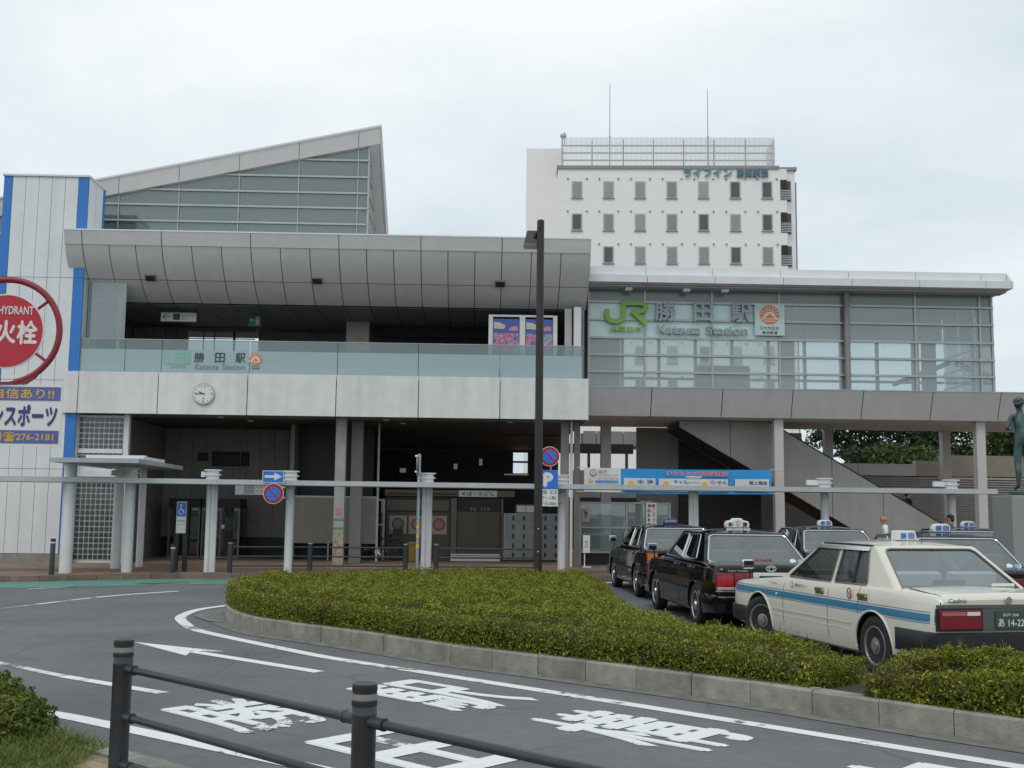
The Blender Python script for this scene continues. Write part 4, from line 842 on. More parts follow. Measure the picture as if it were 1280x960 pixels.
# phone booths
for x0, lab in ((-9.35, 'dark glass phone booth nearest the glass block wall'), (-8.35, 'dark glass phone booth with its door towards the grey wall panels')):
    pb = thing('phone_booth', lab, 'phone booth', (x0+.5, 35, .12), 'phone booths in the hall')
    w = .95 if x0 < -9 else 1.15; BF = mat('booth_frame', (.2, .18, .15), .4, metal=.4)
    box('top_hood', BLACKP, pb, x0, x0+w, 34.5, 35.5, 1.62, 1.9); box('floor', CONC, pb, x0, x0+w, 34.5, 35.5, .12, .16); box('back_panel', BLACKP, pb, x0, x0+w, 35.45, 35.5, .16, 1.62)
    for x in (x0, x0+w*.48, x0+w-.05): box('stile', BF, pb, x, x+.05, 34.5, 34.56, .16, 1.62)
    for a, c in ((x0+.05, x0+w*.48), (x0+w*.48+.05, x0+w-.05)): box('pane', HOTGL, pb, a, c, 34.52, 34.53, .18, 1.62)
    box('side_pane', HOTGL, pb, x0+w-.01, x0+w, 34.57, 35.44, .18, 1.62); box('telephone', mat('phone_green', (.05, .12, .07), .5), pb, x0+.55, x0+.85, 35.2, 35.4, .9, 1.35); box('door_notice', SWHITE, pb, x0+w*.5, x0+w*.5+.12, 34.505, 34.515, 1.0, 1.12)
wsn = thing('hanging_direction_sign', 'white hanging sign between the walkway post and the grey hall wall', 'sign', (-6.2, 33, 2.0)); box('board', SWHITE, wsn, -7.05, -6.0, 33.0, 33.05, 2.02, 2.32); box('pictogram', mat('sign_grey_blue', (.35, .42, .5), .5), wsn, -6.8, -6.5, 32.99, 32.999, 2.05, 2.29); text('lettering', 'バスのりば', PL((0, 32.995, 0)), -6.45, -6.1, 2.2, 2.27, GREYP, wsn, .003); text('lettering', 'Bus stop', PL((0, 32.995, 0)), -6.45, -6.2, 2.1, 2.15, GREYP, wsn, .003)
for x in (-6.95, -6.1): box('hanger', BLACKP, wsn, x, x+.02, 33.01, 33.03, 2.32, 4.15)

# ------------------------------------------------------------------ covered walkway along the kerb
wk = thing('walkway_shelter', 'long thin white walkway roof on round white posts along the station kerb', 'shelter', (0, 27.8, .12))
wp = smooth_path([(-20, 25.6), (-12, 26.2), (-8, 26.95), (-5, 27.4), (-1, 27.75), (3, 27.85), (12.75, 27.85)], .5, 10)
def roof_strip(P, w, z0, z1, nme, m, par):
    b = MB(); prof = [(-w/2, z0), (-w/2, z1), (w/2, z1), (w/2, z0)]; rows = []
    for i, p in enumerate(P):
        t = (P[min(i+1, len(P)-1)]-P[max(i-1, 0)]).normalized(); nn = Vector((-t.y, t.x)); rows.append([(p.x+nn.x*q, p.y+nn.y*q, z) for q, z in prof+prof[:1]])
    b.grid(rows); k = len(rows)-1; b.add(rows[0][:4], [(0, 1, 2, 3)]); b.add(rows[-1][:4], [(0, 1, 2, 3)]); return b.build(nme, m, par)
roof_strip(wp, 1.3, 2.195, 2.31, 'roof', mat('walkway_roof', (.50, .52, .53), .4, var=.06, metal=.2), wk)
def wpost(x, twin=False, arm=0, y=None, base=.12):
    if y is None:
        q = min(wp, key=lambda p: abs(p.x-x)); y = q.y-.05
    if twin:
        b = MB(); b.cyl((x-.07, y, base), (x-.07, y, 2.2), .06, n=14); p = b.build('post', POSTW, wk, True); b = MB(); b.cyl((x+.085, y+.05, base), (x+.085, y+.05, 2.2), .045, n=12); b.build('second_post', POSTW, p, True)
        b = MB(); b.box(x-.03, x+.06, y, y+.03, base, 2.2); b.build('web', GREYM, p)
    else: b = MB(); b.cyl((x, y, base), (x, y, 2.2), .125 if x < -8 else .10, n=20); p = b.build('post', POSTW, wk, True)
    b = MB(); b.lathe([(.17, 0), (.17, .025), (.15, .03), (.15, .10), (.20, .105), (.20, .13), (.15, .135), (.15, .21), (.21, .215), (.21, .24)], (x, y, 2.311), n=20); c = b.build('cap', POSTW, p, True)
    if arm: b = MB(); b.box(min(x, x+arm*.45), max(x, x+arm*.45), y-.05, y+.05, 2.375, 2.50); b.build('arm', POSTW, c)
    return y
for x, tw, arm in ((-8.2, 0, -1), (-6.35, 1, -.6), (-4.52, 0, 0), (-1.23, 1, 0), (2.09, 0, 0), (5.37, 1, 0), (8.65, 0, -1), (11.85, 0, -1)): wpost(x, tw, arm)
# small entrance roof at the left end
er = thing('entrance_roof', 'flat grey entrance roof on white posts beside the blue-striped tower', 'shelter', (-8.8, 27, .12))
b = MB(); P = [(-9.55, 25.3), (-7.57, 25.3), (-7.78, 29.9), (-9.7, 29.9)]; b.prism([(x, y, 2.62) for x, y in P], (0, 0, .10)); b.build('roof', mat('entrance_roof_grey', (.40, .42, .43), .45), er)
box('roof_beam', ROOFW, er, -9.4, -8.0, 27.2, 27.4, 2.725, 2.87); box('roof_beam', ROOFW, er, -7.95, -7.85, 26.6, 28.4, 2.725, 2.82)
for x, y, r in ((-9.42, 26.3, .14), (-8.95, 28.4, .12), (-8.6, 29.2, .09)): b = MB(); b.cyl((x, y, .12), (x, y, 2.6), r, n=18); b.build('post', POSTW, er, True)
# bollards and pipe rails on the station kerb
def bollard(x, y, h, lab, r=.055):
    t = thing('bollard', lab, 'bollard', (x, y, .12), 'charcoal bollards along the station kerb')
    b = MB(); b.lathe([(r, 0), (r, h-.06), (r*.96, h-.055), (r*.96, h-.05), (r, h-.045), (r, h)], (x, y, .12), n=16); b.build('post', FENCE, t, True)
    b = MB(); b.lathe([(r+.002, 0), (r+.002, .03)], (x, y, .12+h-.1), n=16); b.build('reflective_band', SWHITE, t, True)
bollard(-9.45, 25.55, .80, 'charcoal bollard in front of the blue-striped tower'); bollard(-7.12, 26.8, .66, 'charcoal bollard left of the wheelchair parking sign')
def rail_fence(name, pts, lab, hs=(.60, .38, .16), h=.68, r=.06):
    t = thing(name, lab, 'railing', (pts[0][0], pts[0][1], .12), 'pipe railings along the station kerb')
    for x, y in pts:
        b = MB(); b.cyl((x, y, .12), (x, y, .12+h), r, n=14); p = b.build('post', FENCE, t, True); b = MB(); b.cyl((x, y, .12+h), (x, y, .145+h), r*.95, n=14); b.build('cap', STEEL, p, True)
    for (x0, y0), (x1, y1) in zip(pts, pts[1:]):
        for z in hs: b = MB(); b.cyl((x0, y0, .12+z), (x1, y1, .12+z), .02, n=8); b.build('rail', FENCE, t, True)
rail_fence('pipe_railing', [(-5.85, 27.1), (-4.02, 27.5), (-1.72, 27.6)], 'charcoal pipe railing with three posts left of the twin white post')
rail_fence('pipe_railing', [(-.98, 27.65), (1.5, 27.65)], 'charcoal pipe railing in front of the noodle shop and lockers')
# wheelchair parking sign
hp = thing('wheelchair_parking_sign', 'narrow upright sign with blue wheelchair symbol on two dark posts', 'sign', (-7.07, 27.3, .12))
box('post', BLACKP, hp, -7.24, -7.14, 27.3, 27.38, .12, 1.05); box('post', BLACKP, hp, -7.03, -6.93, 27.3, 27.38, .12, 1.80); box('board', SWHITE, hp, -7.20, -6.97, 27.27, 27.298, 1.03, 1.78); box('panel', SBLUE, hp, -7.185, -6.985, 27.255, 27.269, 1.43, 1.76)
q = PL((0, 27.254, 0)); b = MB(); q.disc(b, -7.095, 1.70, .022, 0, .002, 10); q.stroke(b, [(-7.095, 1.67), (-7.09, 1.58), (-7.04, 1.58), (-7.02, 1.51)], .022, 0, .002); q.stroke(b, [(-7.12, 1.60)]+[(-7.085+.06*cos(a), 1.54+.06*sin(a)) for a in [radians(v) for v in range(140, 330, 25)]], .016, .003, .004); b.build('symbol', SWHITE, hp); text('lettering', '専用駐車', q, -7.17, -7.0, 1.30, 1.34, GREYP, hp, -.012); text('lettering', 'ご協力ください', q, -7.17, -7.0, 1.22, 1.25, GREYP, hp, -.012)
# round no-parking signs, arrow plate, parking plate
def no_parking(pl, x, z, r, par, nm='plate'):
    b = MB(); pl.disc(b, x, z, r, 0, .012); d = b.build('sign_plate', SWHITE, par)
    b = MB(); pl.disc(b, x, z, r*.95, .013, .015); b.build('red_ring', RED, d); b = MB(); pl.disc(b, x, z, r*.68, .016, .018); b.build('blue_field', SBLUE, d)
    b = MB(); k = r*.72*.7071; pl.stroke(b, [(x-k, z+k), (x+k, z-k)], r*.14, .019, .021); b.build('slash', RED, d); return d
s1 = thing('no_parking_sign', 'round no-parking sign under a blue arrow plate on a white post', 'sign', (-4.9, 27.2, 1.7)); q = PL((-.0, 26.62, .0))
no_parking(q, -4.79, 1.99, .24, s1); b = MB(); q.rect(b, -5.06, -4.56, 2.245, 2.53, 0, .012); b.build('arrow_plate', SWHITE, s1); b = MB(); q.rect(b, -5.045, -4.575, 2.26, 2.515, .013, .015); b.build('blue_field', SBLUE, s1)
b = MB(); q.poly(b, [(-5.01, 2.36), (-4.78, 2.36), (-4.78, 2.30), (-4.60, 2.39), (-4.78, 2.48), (-4.78, 2.42), (-5.01, 2.42)], .016, .018); b.build('arrow', SWHITE, s1)
for z in (1.88, 2.12): b = MB(); b.obox((-4.56, 27.0, z+.02), (-.02, .38, 0), (.015, 0, 0), (0, 0, .02)); b.cyl((-4.52, 27.41, z), (-4.52, 27.41, z+.05), .112, n=18); b.box(-4.85, -4.54, 26.625, 26.65, z, z+.04); b.build('bracket', STEEL, s1)
s2 = thing('parking_sign', 'no-parking disc above a blue parking plate on a white post behind the lamp post', 'sign', (1.8, 27.6, 1.8)); q = PL((-.03, 27.0, -.02))
no_parking(q, 1.76, 2.985, .24, s2); b = MB(); q.rect(b, 1.50, 1.965, 2.20, 2.66, 0, .012); b.build('parking_plate', SBLUE, s2); text('lettering', 'P', q, 1.61, 1.85, 2.25, 2.60, SWHITE, s2, .014, 0, .06)
b = MB(); q.rect(b, 1.50, 1.965, 1.79, 2.195, 0, .012); b.build('white_plate', SWHITE, s2)
for s, z in (('西 口', 2.08), ('タクシーに限る', 1.95), ('から20m', 1.82)): text('lettering', s, q, 1.53, 1.93, z, z+.085, SBLACK, s2, .014, 0, .01)
b = MB(); b.cyl((1.76, 27.03, 1.75), (1.76, 27.03, 3.13), .02, n=8); b.obox((1.92, 27.4, 2.1), (.17, .36, 0), (.015, -.01, 0), (0, 0, .015)); b.obox((1.92, 27.4, 1.85), (.17, .36, 0), (.015, -.01, 0), (0, 0, .015)); b.build('bracket', STEEL, s2)
s3 = thing('edge_on_sign_pole', 'grey steel pole with an edge-on round sign plate and yellow bands', 'sign', (-1.42, 27.3, .12))
b = MB(); b.cyl((-1.42, 27.3, .12), (-1.42, 27.3, 3.0), .04, n=14); b.build('pole', STEEL, s3, True); b = MB(); b.cyl((-1.485, 27.3, 2.72), (-1.47, 27.301, 2.72), .24, n=30); b.build('plate', STEEL, s3); b = MB(); b.box(-1.52, -1.38, 27.28, 27.32, 2.93, 2.97); b.box(-1.52, -1.38, 27.28, 27.32, 2.55, 2.59); b.build('clamp', CHROME, s3)
for z in (.75, .98, 1.2): b = MB(); b.cyl((-1.42, 27.3, z), (-1.42, 27.3, z+.075), .0425, n=14); b.build('yellow_band', YEL, s3, True)
# banner
bn = thing('sports_banner', 'long blue and white cloth banner stretched between two station columns', 'banner', (5.5, 31, 2.2))
def cloth(nme, m, x0, x1, z0, z1, y, par, amp=.02, nx=40, nz=8):
    b = MB(); rows = []
    for j in range(nz+1):
        rows.append([(x0+(x1-x0)*i/nx, y+amp*sin(3.1*(x0+(x1-x0)*i/nx)+1.3*j/nz)+amp*.5*sin(7.7*(x0+(x1-x0)*i/nx)-2*j/nz), z0+(z1-z0)*j/nz-.02*sin(pi*((x0+(x1-x0)*i/nx)-2.95)/5.25)) for i in range(nx+1)])
    b.grid(rows); return b.build(nme, m, par, True)
BBL = mat('banner_blue', (.03, .30, .66), .7, var=.05); BWH = mat('banner_white', (.66, .68, .68), .7)
cloth('blue_cloth', BBL, 3.97, 8.19, 2.18, 2.86, 31.05, bn); cloth('white_cloth', BWH, 2.95, 3.969, 2.2, 2.86, 31.05, bn, nx=12)
YM = mat('banner_yellow', (.75, .5, .06), .6); NV = mat('banner_navy', (.04, .06, .25), .6)
q = PL((0, 31.0, 0))
for x0, x1, s in ((4.05, 4.93, '水 泳'), (5.02, 6.0, 'サッカー'), (6.1, 6.95, 'バレーボール'), (7.15, 8.1, '陸上競技')):
    cloth('white_panel', BWH, x0, x1, 2.25, 2.60, 31.012, bn, .012, 12, 3)
    text('lettering', s, q, x0+(x1-x0)*.42, x1-.05, 2.44, 2.55, NV, bn, .004, 0, .018)
    b = MB(); q.disc(b, x0+.2, 2.43, .085, .001, .003, 20); b.build('yellow_dot', YM, bn)
    text('lettering', 'ひたちなか市', q, x0+(x1-x0)*.45, x1-.08, 2.33, 2.38, RED, bn, .004)
text('lettering', 'ひたちなか市開催競技', q, 5.22, 6.98, 2.655, 2.80, SWHITE, bn, .002, 0, .06); text('lettering', 'ひたちなか市開催競技', q, 5.22, 6.98, 2.66, 2.795, RED, bn, .004, 0, .012)
b = MB(); q.disc(b, 3.20, 2.72, .09, .001, .003, 24); d = b.build('badge', RED, bn); b = MB(); q.disc(b, 3.20, 2.72, .07, .004, .005, 24); b.build('badge_field', BWH, d); text('badge_mark', '茨', q, 3.16, 3.24, 2.68, 2.76, RED, d, .006)
text('lettering', '2019', q, 3.34, 3.56, 2.70, 2.80, GREYP, bn, .004); text('lettering', 'いきいき茨城ゆめ国体', q, 3.34, 3.88, 2.64, 2.675, GREYP, bn, .004); text('lettering', 'いきいき茨城大会', q, 3.26, 3.9, 2.54, 2.59, RED, bn, .004)
b = MB(); q.rect(b, 3.26, 3.9, 2.46, 2.51, .001, .003); b.build('blue_bar', BBL, bn); text('lettering', '翔べ 羽ばたけ そして未来へ', q, 3.2, 3.9, 2.36, 2.40, NV, bn, .004); b = MB(); q.disc(b, 3.12, 2.52, .06, .001, .003, 18); b.build('yellow_dot', YM, bn)
for x, z in ((2.85, 2.86), (2.85, 2.2), (8.25, 2.86), (8.25, 2.2)): b = MB(); b.cyl((x-.1, 31.1, z), (x+.2, 31.05, z), .012, n=6); b.build('tie', STEEL, bn)
# notices on the glazed screen
for x0, x1, z0, z1, lab in ((3.02, 3.25, 1.35, 1.75, 'pale notice with brush drawing, upper left of the glazed screen'), (4.25, 4.5, .68, 1.08, 'pale notice with brush drawing, low beside the black taxi')):
    nt_ = thing('screen_notice', lab, 'notice', (x0, 32.5, z0), 'notices on the glazed screen'); box('sheet', mat('notice_sheet', (.42, .39, .33), .6), nt_, x0, x1, 32.49, 32.505, z0, z1)
    q = PL((0, 32.489, 0)); b = MB(); q.stroke(b, [(x0+.06, z1-.08), (x0+.15, z0+.22), (x0+.1, z0+.1)], .03, 0, .002); q.stroke(b, [(x0+.16, z1-.1), (x0+.08, z0+.2)], .025, .003, .004); b.build('drawing', SBLACK, nt_)
vs_ = thing('vertical_sign', 'tall white sign board with vertical black writing behind the black taxi', 'sign', (4.9, 32.4, .6)); box('board', SWHITE, vs_, 4.88, 5.18, 32.40, 32.42, .8, 1.92)
q = PL((0, 32.398, 0)); text('lettering', '禁煙', q, 4.92, 5.14, 1.78, 1.88, RED, vs_, .002, 0, .02)
for i, ch in enumerate('自転車等放置'): text('lettering', ch, q, 4.92, 5.0, 1.64-i*.13, 1.74-i*.13, SBLACK, vs_, .002, 0, .01)
for i, ch in enumerate('この付近は止'): text('lettering', ch, q, 5.06, 5.14, 1.64-i*.13, 1.74-i*.13, SBLACK, vs_, .002, 0, .01)
us = thing('standing_sign', 'small white standing sign at the foot of the station column', 'sign', (3.0, 31.1, .12)); box('board', SWHITE, us, 2.93, 3.12, 31.05, 31.07, .52, 1.0); q = PL((0, 31.048, 0))
for i, ch in enumerate('出口'): text('lettering', ch, q, 2.98, 3.06, .78-i*.12, .87-i*.12, SBLACK, us, .002)
box('foot', SWHITE, us, 2.96, 2.99, 31.08, 31.1, .12, .55); box('foot', SWHITE, us, 2.93, 3.15, 31.0, 31.15, .12, .15)

# ------------------------------------------------------------------ street lamp on the island
lp = thing('street_lamp', 'tall dark brown street lamp with a square tilted head on the hedge island', 'street lamp', (1.085, 20, .17))
b = MB(); b.cyl((1.085, 20, .1), (1.085, 20, 6.93), .077, .066, n=18); pole = b.build('pole', POLE, lp, True)
b = MB(); b.cyl((1.085, 20, .17), (1.085, 20, .2), .16, n=18); b.build('base_plate', POLE, lp, True); b = MB(); b.cyl((1.085, 20, 6.93), (1.085, 20, 6.95), .06, n=18); b.build('cap', POLE, pole, True)
HB = mat('lamp_black', (.016, .016, .018), .45)
b = MB(); ctr = Vector((.99, 20.14, 6.66)); V = []
for dx, dy, dz in ((-.14, 0, .13), (.10, 0, .13), (.10, .34, .18), (-.14, .34, .18), (-.20, -.1, -.13), (.17, -.1, -.13), (.17, .42, -.08), (-.20, .42, -.08)): V.append(ctr+Vector((dx, dy, dz)))
b.add(V, [(0, 1, 2, 3), (7, 6, 5, 4), (0, 4, 5, 1), (1, 5, 6, 2), (2, 6, 7, 3), (3, 7, 4, 0)]); hd = b.build('lamp_head', HB, lp)
b = MB(); b.add([V[4]+Vector((.0, -.01, -.001)), V[5]+Vector((0, -.01, -.001)), V[6]+Vector((0, .01, -.001)), V[7]+Vector((0, .01, -.001)), V[4]+Vector((.02, .01, -.045)), V[5]+Vector((-.02, .01, -.045)), V[6]+Vector((-.02, -.01, -.045)), V[7]+Vector((.02, -.01, -.045))], [(0, 1, 2, 3), (7, 6, 5, 4), (0, 4, 5, 1), (1, 5, 6, 2), (2, 6, 7, 3), (3, 7, 4, 0)]); b.build('diffuser', mat('lamp_diffuser', (.30, .32, .32), .3), hd)
b = MB(); b.tube([(1.10, 19.97, 6.82), (1.02, 20.05, 6.72), (.98, 20.1, 6.62)], .03, 8); b.cyl((1.085, 19.9, 6.82), (1.085, 20.1, 6.82), .035, n=10); b.build('bracket', POLE, lp, True)
for z in (.95, 1.35): b = MB(); b.ell((1.085, 19.92, z), .015, .015, .015, 8, 6); b.build('bolt', CHROME, pole)

# ------------------------------------------------------------------ fire hydrant sign, near left
hy = thing('fire_hydrant_sign', 'red round fire hydrant sign in a red ring above a sports shop advert', 'sign', (-4.4, 8.7, .1))
hq = PL((-3.665, 8.7, 3.023), (1, .0, 0), (0, 0, 1)); HR = mat('hydrant_red', (.47, .018, .04), .35, var=.05); HD = mat('hydrant_ring', (.25, .02, .035), .4, var=.1)
b = MB(); hq.disc(b, 0, 0, .292, .0, .012, 48); d = b.build('disc_rim', SWHITE, hy); b = MB(); hq.disc(b, 0, 0, .281, .013, .016, 48); b.build('disc', HR, d)
text('lettering', 'FIRE HYDRANT', hq, -.185, .207, .13, .195, SWHITE, d, .018, 0, .025); text('lettering', '消', hq, -.245, -.09, -.10, .075, SWHITE, d, .018, 0, .035); text('lettering', '火', hq, -.075, .08, -.10, .085, SWHITE, d, .018, 0, .035); text('lettering', '栓', hq, .085, .245, -.105, .085, SWHITE, d, .018, 0, .035)
b = MB(); b.tube([hq.p(.405*cos(a), .405*sin(a)) for a in [radians(v) for v in range(-78, 262, 5)]], .025, 10); ring = b.build('ring', HD, hy, True)
b = MB(); hq.poly(b, [(.16, -.365), (.21, -.345), (.28, -.30), (.24, -.36), (.17, -.41), (-.12, -.425), (-.12, -.40), (.05, -.395)], -.02, .02); b.build('ring_tail', HD, hy)
for a in (38, -36, 142, 216): b = MB(); b.cyl(hq.p(.285*cos(radians(a)), .285*sin(radians(a))), hq.p(.395*cos(radians(a)), .395*sin(radians(a))), .012, n=8); b.build('stay', HD, ring)
aq = PL((-3.665, 8.7, 0))
b = MB(); aq.rect(b, -.42, .46, 2.135, 2.605, 0, .014); ap = b.build('advert_plate', SWHITE, hy)
AB = mat('advert_blue', (.10, .13, .40), .45)
for z0, z1 in ((2.485, 2.59), (2.155, 2.255)): b = MB(); aq.rect(b, -.41, .447, z0, z1, .015, .017); b.build('blue_band', AB, ap)
text('lettering', '品質に自信あり!!', aq, -.39, .40, 2.497, 2.578, YEL, ap, .018, 0, .02); text('lettering', 'カツタンスポーツ', aq, -.38, .43, 2.285, 2.455, NV, ap, .018, 0, .04); text('lettering', '東石川2丁目☎276-2181', aq, -.40, .41, 2.168, 2.24, YEL, ap, .018, 0, .02)
for x in (-.3, .3): b = MB(); b.cyl(aq.p(x*.5, 2.59, -.01), aq.p(x*.5, 2.66, -.01), .008, n=6); b.build('hanger', STEEL, ap)
b = MB(); b.cyl((-4.15, 8.74, .1), (-4.15, 8.74, 3.75), .045, n=16); b.build('pole', HD, hy, True); b = MB(); b.cyl((-4.15, 8.72, 2.9), (-4.02, 8.7, 2.9), .02, n=8); b.cyl((-4.15, 8.72, 3.2), (-4.02, 8.7, 3.2), .02, n=8); b.build('bracket', HD, hy, True)

# ------------------------------------------------------------------ hotel behind
HW = mat('hotel_white', (.90, .885, .85), .7, var=.02); HT = mat('hotel_trim', (.30, .29, .28), .6); HF = mat('hotel_window_frame', (.52, .54, .53), .5)
ho = thing('hotel_building', 'white hotel with small square windows and louvred roof screen behind the station', 'building', (0, 0, 0))
# local frame: x along the facade from its left corner, y depth, z up; the root carries the turn
box('wall', HW, ho, 0, 21.0, 0, 12, 0, 33.0); box('rear_block', HW, ho, -2.95, .6, 2.0, 12, 0, 35.6); box('stair_bay', HW, ho, 21.0, 21.85, .5, 10, 0, 33.0)
box('parapet', HT, ho, -.1, 20.3, -.12, 12.1, 33.0, 33.3); box('parapet', HT, ho, 20.32, 22.0, .3, 10.2, 33.0, 33.3); box('side_fin', HT, ho, 21.9, 22.2, 1.5, 4, 0, 32.2)
CURT = mat('hotel_curtain', (.88, .95, .90), .8, rnd=.2)
for j in range(7):
    for i in range(7):
        if j < 5 and i < 1 and j < 2: pass
        x = 1.29+i*2.90; z = 30.25-j*3.06+.0*i
        if z < 9: continue
        w = box('window', HF, ho, x, x+.98, -.05, .02, z, z+1.6); r = random.Random(i*11+j).random()
        box('pane', HOTGL, w, x+.1, x+.88, -.085, -.066, z+.1, z+1.5)
        if r <= .28: box('dark_board', mat('hotel_dark_board', (.10, .12, .13), .6), w, x+.12, x+.86, -.062, -.053, z+.12, z+1.48)  # dark board behind the pane paints the gloom of an unlit room
        if r > .28: box('curtain', CURT, w, x+.12, x+.86, -.062, -.053, z+.12, z+1.48)
        box('sill', HT, w, x-.06, x+1.04, -.12, -.052, z-.08, z-.0)
        for xx in (x-.42, x+1.32): box('vent_cap', HT, ho, xx, xx+.14, -.12, .0, z+1.75, z+1.87)
for j in range(4):
    z = 30.1-j*3.06; op = box('balcony_opening', mat('hotel_recess', (.09, .085, .08), .8), ho, 20.55, 21.45, .44, .51, z, z+1.9)
    box('balcony_opening_edge', DARK, op, 20.4, 21.0, -.02, .0, z, z+1.9)
    for k in range(6): box('balcony_louvre', HF, op, 20.42, 21.44, -.06, -.022, z+.05+k*.16, z+.12+k*.16)
scn = box('roof_screen', HF, ho, .3, 20.0, .3, .4, 33.3, 33.42); LV = mat('screen_fin', (.68, .69, .69), .5)
fb_ = MB()
for k in range(170): fb_.box(.3+k*.1158, .355+k*.1158, .26, .33, 33.42, 36.1)
tag(fb_.build('fin', LV, scn), kind='stuff')
for z in (33.9, 34.6, 35.3): box('screen_rail', HF, scn, .3, 20, .40, .5, z, z+.12)
for x in (.3, 3.1, 6, 8.8, 11.6, 14.4, 17.3, 19.9): box('screen_post', HF, scn, x, x+.14, .52, .66, 33.3, 36.0)
for x in (19.95,): 
    for k in range(10): box('fin', LV, scn, x, x+.06, .5+k*.4, .62+k*.4, 33.42, 36.1)
for x, h in ((5.0, 42.7), (14.4, 42.2)): b = MB(); b.cyl((x, 4, 33), (x, 4, 37.5), .09, n=8); b.cyl((x, 4, 37.5), (x, 4, h), .045, .03, n=8); b.build('antenna_mast', STEEL, ho)
b = MB(); b.cyl((.6, 1.2, 35.6), (.6, 1.2, 36.9), .05, n=8); b.ell((.5, 1.1, 36.5), .3, .2, .3); b.build('rooftop_aerial', STEEL, ho)
hs2 = PL((0, -.08, 0)); TEAL = mat('hotel_sign_teal', (.13, .30, .34), .5); TEALD = mat('hotel_sign_dark', (.10, .22, .26), .5)
text('sign_lettering', 'ライフイン', hs2, 11.55, 16.0, 32.2, 33.05, TEAL, ho, .0, .12, .03); text('sign_lettering', '勝田駅西', hs2, 16.4, 19.3, 32.2, 32.95, TEALD, ho, .0, .12, .02)
ho.location = (7.0, 100.6, 0); ho.rotation_euler = (0, 0, -radians(3.6))
